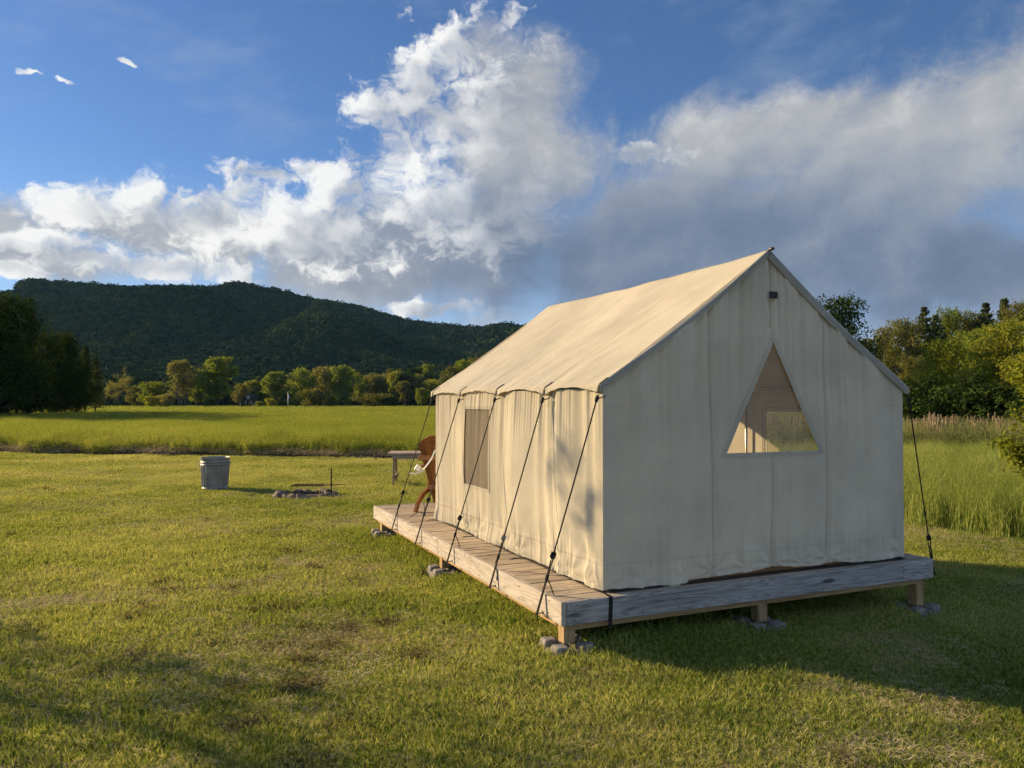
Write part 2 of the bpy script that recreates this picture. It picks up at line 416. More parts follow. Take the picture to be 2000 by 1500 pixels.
M['leaf_pine'] = leafmat('pine_needles', (.050,.072,.028), (.095,.118,.046), .25)
M['leaf_bright'] = leafmat('leaves_bright_yellow_green', (.140,.180,.022), (.215,.250,.038), .42)
def hill_leaves():
    m, n = mat('hill_forest_leaves'); p = worldco(n)
    f = n.noise(p, .010, 4, .6); g0 = n.noise(p, .11, 2, .6)
    c = n.ramp(f*.5 + g0*.5, [(.32, (.015,.028,.015)), (.48, (.030,.052,.020)), (.60, (.056,.082,.026)), (.72, (.085,.098,.036))])
    d = n.new('ShaderNodeBsdfDiffuse'); n.put(d.inputs[0], c); n.l.new(d.outputs[0], n.out.inputs[0]); return m
M['leaf_hill'] = hill_leaves()
M['bark'] = simple('bark', (.075,.058,.045), .95, 0, .4, 6)
M['bark_pale'] = simple('pale_bark', (.20,.17,.14), .95, 0, .4, 6)
def grassmat(name, stops, patch=.35, trans=.35, fine=30.0, dry=0.0):
    m, n = mat(name); p = worldco(n)
    a = n.step(n.noise(p, patch, 4, .65), .30, .70, .12, .88, 'LINEAR'); b0 = n.step(n.noise(p, fine*1.3, 0), .22, .78)
    f = a*.55 + b0*.45
    if dry: f = f + n.step(n.sep(p)[1], 9.0, 24.0, 0.0, dry)
    c = n.ramp(f, stops)
    d = n.new('ShaderNodeBsdfDiffuse'); n.put(d.inputs[0], c)
    t = n.new('ShaderNodeBsdfTranslucent'); n.put(t.inputs[0], n.mix(1.0, c, (1.15, 1.1, .7), 'MULTIPLY'))
    mx = n.new('ShaderNodeMixShader'); mx.inputs[0].default_value = trans
    n.l.new(d.outputs[0], mx.inputs[1]); n.l.new(t.outputs[0], mx.inputs[2]); n.l.new(mx.outputs[0], n.out.inputs[0]); return m
M['grass'] = grassmat('lawn_grass', [(.28, (.120,.185,.032)), (.5, (.262,.305,.062)), (.72, (.48,.465,.19))], .35, .4, 30.0, .10)
M['straw'] = grassmat('dry_clippings', [(.3, (.30,.24,.13)), (.5, (.47,.39,.24)), (.7, (.62,.54,.36))], .8, .2)
M['clump'] = grassmat('matted_dark_grass', [(.3, (.060,.055,.022)), (.5, (.105,.095,.042)), (.7, (.18,.15,.08))], .8, .2)
M['hay'] = grassmat('tall_field_grass', [(.3, (.13,.185,.032)), (.5, (.21,.255,.045)), (.72, (.31,.32,.09))], .12, .45, 9.0)
M['hay_r'] = grassmat('tall_meadow_grass', [(.3, (.15,.215,.050)), (.5, (.24,.30,.075)), (.72, (.37,.39,.15))], .3, .45, 14.0)
M['reed'] = grassmat('reed_leaves', [(.3, (.11,.14,.05)), (.5, (.17,.20,.075)), (.72, (.26,.26,.12))], .5, .35, 14.0)
M['cattail'] = grassmat('cattail_stalks', [(.3, (.13,.095,.065)), (.5, (.21,.16,.11)), (.72, (.32,.25,.18))], .5, .1, 14.0)
def groundmat(name, c1, c2, c3, scale=1.5, rough=1.0):
    m, n = mat(name); p = worldco(n)
    a = n.noise(p, scale, 8, .65); b = n.noise(p, scale*.08, 4, .6)
    c = n.ramp(a*.6 + b*.4, [(.3, c1), (.5, c2), (.7, c3)])
    princ(n, c, rough, 0, n.noise(p, scale*14, 5, .7), .6, .03, .1); return m
M['lawn_soil'] = groundmat('lawn_soil', (.075,.070,.028), (.115,.110,.040), (.165,.145,.070), 3.0)
M['field_soil'] = groundmat('field_ground', (.075,.105,.022), (.105,.135,.026), (.150,.165,.038), .6)
M['far_ground'] = groundmat('valley_ground', (.055,.080,.022), (.075,.100,.028), (.100,.115,.035), .05)
M['hill_soil'] = groundmat('hill_floor', (.020,.032,.014), (.032,.048,.020), (.045,.060,.024), .05)
M['bank'] = groundmat('soil_bank', (.030,.024,.016), (.060,.047,.030), (.115,.090,.058), 2.5)

# ------------------------------------------------------------------ scatter: one stuff object carrying instances
def scatter(name, pts, rots, scl, src, label, cat=None, idx=None, kind='stuff'):
    me = bpy.data.meshes.new(name); n = len(pts)
    me.vertices.add(n); me.vertices.foreach_set('co', np.asarray(pts, np.float32).ravel())
    a = me.attributes.new('rot', 'FLOAT_VECTOR', 'POINT'); a.data.foreach_set('vector', np.asarray(rots, np.float32).ravel())
    s3 = np.asarray(scl, np.float32); s3 = np.repeat(s3[:, None], 3, 1) if s3.ndim == 1 else s3
    a = me.attributes.new('scl', 'FLOAT_VECTOR', 'POINT'); a.data.foreach_set('vector', s3.ravel())
    if idx is None: idx = np.random.RandomState(3).randint(0, len(src), n)
    a = me.attributes.new('pick', 'INT', 'POINT'); a.data.foreach_set('value', np.asarray(idx, np.int32))
    o = obj(name, me); tag(o, label, cat, None, kind)
    g = bpy.data.node_groups.new(name+'_nodes', 'GeometryNodeTree')
    g.interface.new_socket('Geometry', in_out='INPUT', socket_type='NodeSocketGeometry'); g.interface.new_socket('Geometry', in_out='OUTPUT', socket_type='NodeSocketGeometry')
    gi = g.nodes.new('NodeGroupInput'); go = g.nodes.new('NodeGroupOutput'); ip = g.nodes.new('GeometryNodeInstanceOnPoints')
    jn = g.nodes.new('GeometryNodeJoinGeometry')
    for s in reversed(src):
        oi = g.nodes.new('GeometryNodeObjectInfo'); oi.inputs['Object'].default_value = s; oi.inputs['As Instance'].default_value = True
        g.links.new(oi.outputs['Geometry'], jn.inputs[0])
    def att(nm, ty):
        q = g.nodes.new('GeometryNodeInputNamedAttribute'); q.data_type = ty; q.inputs['Name'].default_value = nm; return q.outputs['Attribute']
    ip.inputs['Pick Instance'].default_value = True
    g.links.new(gi.outputs[0], ip.inputs['Points']); g.links.new(jn.outputs[0], ip.inputs['Instance'])
    g.links.new(att('pick', 'INT'), ip.inputs['Instance Index'])
    e2r = g.nodes.new('FunctionNodeEulerToRotation'); g.links.new(att('rot', 'FLOAT_VECTOR'), e2r.inputs[0])
    g.links.new(e2r.outputs[0], ip.inputs['Rotation']); g.links.new(att('scl', 'FLOAT_VECTOR'), ip.inputs['Scale'])
    g.links.new(ip.outputs[0], go.inputs[0])
    md = o.modifiers.new('scatter', 'NODES'); md.node_group = g
    return o
def source(name, me): return bpy.data.objects.new(name, me)
def blades(seed, n, R, h, w, lean=.35, hv=.35, material=None, flat=False, curve=.5):
    r = np.random.RandomState(seed)
    ang = r.rand(n)*2*np.pi; rad_ = R*np.sqrt(r.rand(n)); bx = rad_*np.cos(ang); by = rad_*np.sin(ang)
    H = h*(1-hv+2*hv*r.rand(n)); th = r.rand(n)*2*np.pi; L = lean*(.3+r.rand(n))*H
    dxl, dyl = np.cos(th), np.sin(th); ww = w*(.6+.8*r.rand(n)); fa = r.rand(n)*np.pi; sx, sy = np.cos(fa)*ww/2, np.sin(fa)*ww/2
    if flat:
        z0 = r.rand(n)*h*.6+.01; tl = h*(1.5+2*r.rand(n))
        sx, sy = -dyl*ww/2, dxl*ww/2
        A = np.stack([bx-sx, by-sy, z0], 1); B = np.stack([bx+sx, by+sy, z0], 1); up = (r.rand(n)-.35)*h*.8
        Cc = np.stack([bx+dxl*tl*.5+sx, by+dyl*tl*.5+sy, z0+h*.25], 1); D = np.stack([bx+dxl*tl*.5-sx, by+dyl*tl*.5-sy, z0+h*.25], 1)
        T = np.stack([bx+dxl*tl, by+dyl*tl, np.maximum(z0+up, .004)], 1)
    else:
        A = np.stack([bx-sx, by-sy, 0*bx], 1); B = np.stack([bx+sx, by+sy, 0*bx], 1)
        k = .5; cx = bx+dxl*L*k*(1-curve); cy_ = by+dyl*L*k*(1-curve)
        Cc = np.stack([cx+sx*.8, cy_+sy*.8, H*.58], 1); D = np.stack([cx-sx*.8, cy_-sy*.8, H*.58], 1)
        T = np.stack([bx+dxl*L, by+dyl*L, H*(1-.12*r.rand(n))], 1)
    V = np.stack([A, B, Cc, D, T], 1).reshape(-1, 3); i = np.arange(n)*5
    return fast_mesh('blades', V, [np.stack([i, i+1, i+2, i+3], 1), np.stack([i+3, i+2, i+4], 1)], [material])

# ================================================================== ground, field, hill
def sheet(name, poly, z, m, kind='structure'):
    V = np.array([(x, y, z) for x, y in poly]); me = fast_mesh(name, V, [np.array([list(range(len(poly)))])], [m]); o = obj(name, me); tag(o, kind=kind); return o
def gz(x): return -.115*smooth01(x, .2, 4.2)          # the lawn falls away a little past the tent
sheet('ground', [(-2090, -90), (1490, -90), (1490, 1890), (-2090, 1890)], -.25, M['far_ground'])
def lawnfn(u, v):
    x = -60+86*u; y = -12+(np.minimum(33, 26.9-(x+17.26)*.16)+12)*v; return np.stack([x, y, gz(x)-.004], 1)
tag(grid_obj('lawn', 260, 4, lawnfn, M['lawn_soil']), kind='structure')
def field_edge(x): return 26.3-(x+17.26)*.177
sheet('hay_field', [(-140, field_edge(-140)), (-17.3, 26.4), (4.2, 22.6), (30, 22.6), (120, 40), (160, 252), (-210, 252)], .0, M['field_soil'])
RG = [(5.95, 11.6), (6.35, 10.9), (6.95, 10.1), (9.5, 7.6), (14, 5.0), (40, 2), (60, 36), (4.5, 36), (4.6, 16)]
sheet('meadow', RG, -.108, M['field_soil'])
# low crumbled soil bank where the mown lawn meets the field
def bank(u, v):
    x = -75+82*u; y0 = field_edge(x); w = .95
    y = y0-.10+w*v+.10*np.sin(x*1.9)+.12*np.sin(x*.71+1)+.18*(fbm(x*1.1+3, x*0+2, 3)-.5)
    h = (.02+.17*smooth01(v, .02, .5)*(.35+1.2*fbm(x*1.6, v*3+5, 4)))*(1-smooth01(v, .75, 1.0))-.02+.07*(fbm(x*6, v*8, 3)-.5)*smooth01(v, 0, .2)
    return np.stack([x, y, np.maximum(h, -.05)], 1)
b_ = grid_obj('soil_bank', 1100, 18, bank, M['bank']); tag(b_, kind='structure')
# forested ridge and an added mountain west of it, out of frame, shaped to shade the slope
PR = np.array([(-900, 590), (-300, 590), (0, 586), (60, 578), (160, 573), (300, 570), (390, 570), (450, 582), (560, 592), (640, 607), (720, 618), (780, 634), (850, 641), (900, 647), (1000, 655), (1100, 668), (1300, 700), (1600, 735), (2000, 765), (2600, 780)], float)
SP = np.array([(-300, 640), (60, 606), (170, 600), (250, 590), (330, 584), (400, 590), (470, 622), (560, 690), (640, 760), (2600, 790)], float)
SP2 = np.array([(-300, 790), (360, 760), (460, 680), (560, 640), (640, 628), (700, 640), (790, 690), (860, 740), (960, 790), (2600, 795)], float)
def ridge_h(x, y, P, yr):
    u = 1000+F_PX*x/y; v = np.interp(u, P[:, 0], P[:, 1]); return CAM_H+(785-v)/F_PX*yr
def hill_h(x, y):
    n = fbm(x/90., y/90., 4)-.5; n2 = fbm(x/260.+3, y/260.+9, 3)-.5
    yr = 820+120*n2; t = y/yr
    m = ridge_h(x, y, PR, 820)*(smooth01(y, 340, 800))*(1-.35*smooth01(y, 900, 1500))
    gull = 1-.30*np.abs(np.sin((x+.55*y)/62.+2.2*n2+3*n))*smooth01(y, 350, 600)*(1-smooth01(y, 720, 830))
    s1 = ridge_h(x, y, SP, 640)*np.exp(-((y-640)/95.)**2)
    s2 = ridge_h(x, y, SP2, 600)*np.exp(-((y-600)/95.)**2)
    h = np.maximum(np.maximum(m*gull, s1), s2)+14*n*smooth01(y, 380, 520)*np.clip(h0(m), 0, 1)
    w = 375*np.exp(-((x+1230)/300.)**2-((y-1180)/330.)**2)
    return np.maximum(h, w)-6.0*(1-smooth01(y, 330, 400))
def h0(m): return m/60.
nx, ny = 260, 150
def hillfn(u, v):
    x = -2000+3400*u; y = 330+1250*v**1.15; return np.stack([x, y, hill_h(x, y)], 1)
tag(grid_obj('hill', nx, ny, hillfn, M['hill_soil']), kind='structure')

# ================================================================== tree builders
def leaf_quads(P, Nrm, size, r, asp=.62, droop=0.0):
    """rhombic leaf faces at P with normals Nrm"""
    n = len(P); a = r.normal(size=(n, 3)); a -= (a*Nrm).sum(1)[:, None]*Nrm; a /= np.linalg.norm(a, axis=1)[:, None]+1e-9
    b = np.cross(Nrm, a); s = size*(.65+.7*r.rand(n))[:, None]
    V = np.stack([P-a*s*.5, P+b*s*.5*asp, P+a*s*.5-Nrm*s*droop, P-b*s*.5*asp], 1).reshape(-1, 3)
    i = np.arange(n)*4
    return V, np.stack([i, i+1, i+2, i+3], 1)
def unit(v): return v/(np.linalg.norm(v, axis=1)[:, None]+1e-9)
def deciduous(seed, h, w, base, nleaf, leaf, lobes=26, lm='leaf_mid', bark='bark', shape=1.0, spread=.55, trunks=1, open_=0.0, extra=()):
    """returns (trunk mesh, crown mesh) with base at the origin"""
    r = np.random.RandomState(seed); mb = MB(); cen = []; rads = []
    cz0, cz1 = base*h, h
    for k in range(lobes):
        t = (k+.5)/lobes; z = cz0+(cz1-cz0)*(.08+.86*t**.85)
        prof = math.sin(math.pi*min(1, max(.02, (z-cz0)/(cz1-cz0)*.86+.10)))**(.55*shape)
        a = k*2.39996+r.uniform(-.5, .5); rr = w/2*prof*(.30+.58*r.rand()) if k % 5 else w/2*prof*.12
        lr = w*(.095+.075*r.rand())*(.65+.45*prof)
        cen.append((rr*math.cos(a), rr*math.sin(a), min(z, h-lr*.75))); rads.append(lr)
    for (ex, ey, ez, er) in extra: cen.append((ex, ey, ez)); rads.append(er)
    lobes = len(cen); cen = np.array(cen); rads = np.array(rads)
    for tr in range(trunks):
        ox = (tr-(trunks-1)/2)*w*.10; tip = Vector((ox*2.2+r.uniform(-.03, .03)*h, r.uniform(-.03, .03)*h, h*.82))
        path = [Vector((ox, 0, -.15)), Vector((ox+r.uniform(-.01, .01)*h, r.uniform(-.01, .01)*h, h*.2)), Vector((ox*1.5, 0, h*.45))*1.0, tip]
        R = h*.018/trunks**.4; mb.tube(path, [R*1.35, R, R*.65, R*.12], 7)
        for k in range(tr, lobes, trunks):
            c = Vector(cen[k]); zz = max(h*.12, c.z-h*.16-.3*math.hypot(c.x, c.y)); f = min(1, zz/(h*.82)); st = path[0].lerp(tip, f) if zz > h*.2 else path[0].lerp(path[1], zz/(h*.2))
            mid = (st+c)/2+Vector((0, 0, -h*.015)); mb.tube([st, mid, c], [R*.42*(1.1-f), R*.26*(1.1-f)+.004*h*.3, R*.06+.002], 5)
    wgt = rads**2; wgt = wgt/wgt.sum(); idx = r.choice(lobes, nleaf, p=wgt)
    d = unit(r.normal(size=(nleaf, 3))); rr = rads[idx]*(.35+.65*r.rand(nleaf)**.45)*(1+.25*r.normal(size=nleaf)*.6)
    P = cen[idx]+d*rr[:, None]*np.array([1, 1, .82])
    # uneven edge: knock holes and let sprigs stick out
    hole = np.sin(P[:, 0]*7/w+seed)*np.sin(P[:, 1]*7/w+1.7*seed)*np.sin(P[:, 2]*9/h+seed*.3)
    keep = (hole > -.32+open_*.25) | (r.rand(nleaf) < .35-open_*.2); keep &= P[:, 2] > cz0*.7
    P = P[keep]; d = d[keep]; Nn = unit(d*.75+r.normal(size=P.shape)*.65+np.array([0, 0, .25]))
    V, F = leaf_quads(P, Nn, leaf, r)
    return mb.mesh('trunk', M[bark], True), fast_mesh('crown', V, F, [M[lm]])
def pine(seed, h, w, nper=24, leaf=.50, base=.16):
    r = np.random.RandomState(seed); mb = MB(); R = h*.014
    mb.tube([(0, 0, -.1), (r.uniform(-.01, .01)*h, 0, h*.5), (0, 0, h)], [R*1.3, R*.8, R*.1], 7)
    PP = []; NN = []; nw = 27
    for k in range(nw):
        t = min(1, max(0, (k+r.uniform(-.45, .45))/(nw-1))); z = h*(base+(1-base)*t); L = w/2*((1-t)**.80*.98+.05)*(.70+.45*r.rand()); nb = r.randint(5, 8)
        for j in range(nb):
            a = j*2*math.pi/nb+k*1.1+r.uniform(-.4, .4); l = L*(.6+.6*r.rand()); up = .10+.35*t
            e = Vector((math.cos(a)*l, math.sin(a)*l, min(h*.995, z+l*up*r.uniform(-.4, 1.6)))); s = Vector((0, 0, z))
            mb.tube([s, e], [R*.25*(1.05-t), R*.05], 4)
            q = .25+.75*r.rand(nper)**.7; pts = np.outer(1-q, np.array(s))+np.outer(q, np.array(e))
            pts = pts+r.normal(size=pts.shape)*np.array([.16, .16, .13])*max(l, .4)*.9
            PP.append(pts); NN.append(np.tile([0, 0, 1.0], (nper, 1)))
    P = np.concatenate(PP); Nn = unit(np.concatenate(NN)*.5+r.normal(size=P.shape)*.75)
    P[:, 2] = np.minimum(P[:, 2], h*1.01)
    V, F = leaf_quads(P, Nn, leaf, r, .40)
    return mb.mesh('trunk', M['bark'], True), fast_mesh('crown', V, F, [M['leaf_pine']])
def bare_tree(seed, h, w):
    r = np.random.RandomState(seed); mb = MB(); tips = []
    def grow(p, d, L, R, lev):
        e = p+d*L; m_ = (p+e)/2+Vector(r.normal(size=3))*L*.06
        mb.tube([p, m_, e], [R, R*.8, R*.6], 5); tips.append(e)
        if lev == 0: return
        for k in range(3 if lev > 1 else 4):
            nd = (d+Vector(r.normal(size=3))*.55+Vector((0, 0, .15))).normalized(); grow(p.lerp(e, .55+.45*r.rand()), nd, L*(.55+.25*r.rand()), R*.55, lev-1)
    for s in (-1, 1): grow(Vector((s*.3, 0, -.1)), Vector((s*.18, r.uniform(-.1, .1), 1)).normalized(), h*.36, h*.016, 4)
    T = np.array(tips); n = 5200; P = T[r.randint(0, len(T), n)]+r.normal(size=(n, 3))*h*.028
    P = P[P[:, 2] > h*.18]; V, F = leaf_quads(P, unit(r.normal(size=P.shape)), .20, r)
    return mb.mesh('trunk', M['bark'], True), fast_mesh('crown', V, F, [M['leaf_pale']])
TREES = {}
def tree(name, key, loc, s, label, cat='tree', group=None, rz=None, sz=1.0, mats=None):
    tm, cm = TREES[key]; root = empty(name, loc, random.uniform(0, 6.28) if rz is None else rz, label, cat, group); root.scale = (s, s, s*sz)
    obj('trunk', tm, root); c = obj('crown', cm, root)
    if mats:
        c.material_slots[0].link = 'OBJECT'; c.material_slots[0].material = M[mats]
    return root
random.seed(4)
# unit trees (metres), scaled per place
TREES['round_a'] = deciduous(1, 10, 7.6, .12, 6500, .38, 52)
TREES['round_b'] = deciduous(2, 10, 7.0, .14, 6500, .38, 46, shape=.9)
TREES['round_c'] = deciduous(9, 10, 8.4, .10, 6500, .38, 56, shape=.8)
TREES['tall_a'] = deciduous(3, 12, 6.2, .14, 7500, .38, 58, shape=.75, trunks=2)
TREES['tall_b'] = deciduous(4, 12, 6.8, .16, 7000, .36, 58, shape=.8, open_=.6, trunks=3, bark='bark_pale')
TREES['bush_a'] = deciduous(5, 4, 4.6, .0, 4200, .26, 40, shape=.7)
TREES['bush_b'] = deciduous(6, 4, 3.7, .04, 3600, .24, 34, shape=.8)
TREES['wood_a'] = deciduous(12, 10, 7.4, .10, 14000, .23, 64, shape=.8)
TREES['wood_b'] = deciduous(13, 10, 6.6, .08, 14000, .23, 64, shape=.75, open_=.4)
TREES['wood_c'] = deciduous(14, 10, 8.0, .06, 15000, .23, 72, shape=.8, open_=.2)
TREES['pine_a'] = pine(21, 14, 7.0); TREES['pine_b'] = pine(27, 14, 6.2, 22, .50, .2)
TREES['bare'] = bare_tree(31, 12, 7)

def place(u, v_top, Y, key, name, label, wpx=None, group=None, mats=None, base_z=-.1, cat='tree', href=None):
    """stands a tree of the height the picture shows at distance Y"""
    top = at_depth(u, v_top, Y); H = href or max(v.co.z for v in TREES[key][1].vertices); h = top.z-base_z; s = h/H
    sx = s
    o = tree(name, key, (top.x, Y, base_z), sx, label, cat, group, None, 1.0, mats)
    if wpx:
        w = wpx/F_PX*Y; cw = max(v.co.x for v in TREES[key][1].vertices)-min(v.co.x for v in TREES[key][1].vertices); k = w/cw; o.scale = (k, k, s)
    return o
# far treeline across the hay field
G1 = 'trees along the far side of the field'
FAR = [ # u, v_top, Y, key, width px, material, label
 (228, 712, 205, 'bare', 66, 'leaf_pale', 'pale thinly leaved tree with bare forked trunks beside the dark wood'),
 (356, 701, 226, 'tall_b', 66, 'leaf_pale', 'tall pale olive tree with slender trunks across the field'),
 (424, 694, 224, 'tall_a', 80, 'leaf_mid', 'tallest fresh green tree across the field, beside the cottage'),
 (300, 742, 232, 'round_c', 66, 'leaf_mid', 'low broad green tree between the bare tree and the pale olive tree'),
 (268, 752, 250, 'round_a', 50, 'leaf_olive', 'low olive tree behind the thinly leaved tree'),
 (385, 735, 240, 'round_b', 50, 'leaf_mid', 'green tree filling the gap between two tall trees'),
 (325, 768, 215, 'bush_a', 40, 'leaf_pale', 'pale bush at the field edge under the tall olive tree'),
 (295, 772, 214, 'bush_b', 32, 'leaf_yellow', 'yellow-green bush at the field edge left of the pale bush'),
 (408, 778, 213, 'bush_b', 24, 'leaf_dark', 'small dark round evergreen at the foot of the tallest green tree'),
 (470, 748, 262, 'round_b', 34, 'leaf_pale', 'pale tree behind the cottage roof'),
 (492, 741, 300, 'round_a', 52, 'leaf_yellow', 'yellow-green rounded tree behind the cottage'),
 (535, 724, 268, 'tall_a', 52, 'leaf_mid', 'bright green clumpy tree right of the cottage'),
 (565, 738, 300, 'round_c', 60, 'leaf_yellow', 'yellow-green tree behind the white pole'),
 (590, 716, 270, 'round_a', 66, 'leaf_mid', 'large green tree above the white pole'),
 (634, 711, 275, 'round_c', 58, 'leaf_pale', 'large pale olive tree in the middle of the treeline'),
 (668, 711, 272, 'round_b', 66, 'leaf_mid', 'large two-toned green tree in the middle of the treeline'),
 (700, 727, 282, 'tall_b', 42, 'leaf_mid', 'green tree right of the two-toned tree'),
 (735, 727, 300, 'round_c', 66, 'leaf_pale', 'pale olive spreading tree behind the brown bush'),
 (776, 718, 310, 'round_a', 60, 'leaf_olive', 'olive tree behind the roadside grove'),
 (808, 716, 318, 'tall_a', 52, 'leaf_dark', 'dark green tree at the end of the treeline'),
 (832, 708, 330, 'round_b', 48, 'leaf_mid', 'tall green tree above the round lawn tree'),
 (845, 738, 290, 'round_c', 52, 'leaf_yellow', 'yellow-green tree by the far tent corner'),
 (790, 742, 288, 'round_b', 44, 'leaf_olive', 'olive tree behind the round lawn tree'),
 (612, 757, 232, 'bush_a', 62, 'leaf_olive', 'broad olive bush at the field edge right of the white pole'),
 (648, 771, 230, 'bush_b', 30, 'leaf_mid', 'small round green bush beside the broad olive bush'),
 (735, 766, 231, 'bush_a', 84, 'leaf_olive', 'wide brownish olive bush at the field edge'),
 (764, 773, 230, 'bush_b', 36, 'leaf_dark', 'dark green bush beside the wide brownish bush'),
 (528, 777, 233, 'bush_b', 28, 'leaf_yellow', 'bright yellow-green bush right of the cottage'),
 (507, 783, 236, 'bush_b', 20, 'leaf_mid', 'small green bush beside the bright yellow-green bush'),
 (483, 788, 235, 'bush_a', 28, 'leaf_olive', 'low bush in front of the cottage porch'),
 (549, 782, 240, 'bush_b', 26, 'leaf_dark', 'dark bush under the white pole'),
 (580, 775, 250, 'bush_a', 44, 'leaf_dark', 'dark thicket behind the white pole'),
 (690, 778, 250, 'bush_a', 50, 'leaf_dark', 'dark thicket behind the brownish bush'),
 (824, 756, 236, 'round_b', 34, 'leaf_mid', 'small round lawn tree with a short trunk at the treeline end'),
 (842, 768, 260, 'bush_a', 60, 'leaf_dark', 'dark thicket behind the round lawn tree'),
 (510, 764, 262, 'bush_a', 30, 'leaf_dark', 'dark round shrub tree against the cottage side'),
]
for (u, vt, Y, key, w, mt, lb) in FAR:
    nm = {'bu': 'bush', 'ba': 'bare_tree'}.get(key[:2], 'deciduous_tree')
    place(u, vt, Y, key, nm, lb, w, G1, mt, -.1, 'bush' if nm == 'bush' else 'tree')
# back row between and behind them
br = np.random.RandomState(12)
for k in range(26):
    u = 255+br.uniform(-6, 6)+k*23.5; vt = np.interp(u, [250, 330, 460, 560, 650, 760, 860], [752, 742, 752, 735, 722, 730, 722])+br.uniform(-6, 10)
    ky, shp = [('round_a', 'round-crowned'), ('round_b', 'small-crowned'), ('round_c', 'broad-crowned'), ('tall_a', 'tall'), ('tall_b', 'tall open-crowned')][br.randint(5)]
    mt, adj = [('leaf_mid', 'fresh green'), ('leaf_olive', 'olive'), ('leaf_dark', 'dark green'), ('leaf_yellow', 'yellow-green'), ('leaf_pale', 'pale olive')][br.randint(5)]
    place(u, vt, 292+br.uniform(0, 22), ky, 'deciduous_tree', '%s %s tree in the back row of the far treeline' % (adj, shp), br.uniform(34, 58), 'back row of the far treeline', mt)
# trees on the rise behind the tent's far eave
for k, (u, vt, Y, w, mt, key) in enumerate([(880, 712, 255, 50, 'leaf_olive', 'round_a'), (905, 700, 258, 50, 'leaf_mid', 'round_b'), (930, 692, 262, 54, 'leaf_olive', 'round_c'), (958, 688, 268, 54, 'leaf_mid', 'round_a'), (990, 690, 270, 60, 'leaf_olive', 'round_b')]):
    place(u, vt, Y, key, 'deciduous_tree', ('olive tree rising just past the far tent eave' if mt == 'leaf_olive' else 'fresh green tree rising just past the far tent eave'), w, 'trees just past the far tent eave', mt)
# dark wood on the left: seen from its shaded side
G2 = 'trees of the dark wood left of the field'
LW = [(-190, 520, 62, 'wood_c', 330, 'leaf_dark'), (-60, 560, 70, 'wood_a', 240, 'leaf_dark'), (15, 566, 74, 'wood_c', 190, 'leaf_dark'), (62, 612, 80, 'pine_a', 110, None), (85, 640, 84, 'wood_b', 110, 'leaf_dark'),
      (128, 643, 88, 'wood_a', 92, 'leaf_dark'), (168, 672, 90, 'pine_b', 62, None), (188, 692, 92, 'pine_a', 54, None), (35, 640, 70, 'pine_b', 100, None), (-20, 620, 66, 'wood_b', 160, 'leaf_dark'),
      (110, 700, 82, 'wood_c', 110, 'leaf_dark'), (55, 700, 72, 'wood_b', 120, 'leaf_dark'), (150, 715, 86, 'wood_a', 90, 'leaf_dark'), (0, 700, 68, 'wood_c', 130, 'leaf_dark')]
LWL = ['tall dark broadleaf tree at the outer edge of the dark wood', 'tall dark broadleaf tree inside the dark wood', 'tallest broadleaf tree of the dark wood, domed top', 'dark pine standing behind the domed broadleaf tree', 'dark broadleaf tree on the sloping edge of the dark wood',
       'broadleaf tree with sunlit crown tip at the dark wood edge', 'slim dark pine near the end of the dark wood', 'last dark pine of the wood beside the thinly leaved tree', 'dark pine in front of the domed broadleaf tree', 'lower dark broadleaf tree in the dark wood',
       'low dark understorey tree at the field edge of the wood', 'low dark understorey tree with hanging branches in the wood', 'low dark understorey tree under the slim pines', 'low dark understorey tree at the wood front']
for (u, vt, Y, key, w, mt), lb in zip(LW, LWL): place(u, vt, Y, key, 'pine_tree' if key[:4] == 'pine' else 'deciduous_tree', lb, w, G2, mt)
# more of the same wood beyond the frame: it throws the long shadow over the field
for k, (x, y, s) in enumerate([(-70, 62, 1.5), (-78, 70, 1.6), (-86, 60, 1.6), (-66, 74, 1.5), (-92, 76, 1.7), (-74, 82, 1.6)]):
    tree('deciduous_tree', ('wood_a', 'wood_c')[k % 2], (x, y, -.1), s, 'dark broadleaf tree of the wood that shades the field', 'tree', 'trees of the wood beyond the field shadow', None, 1.0, 'leaf_dark')
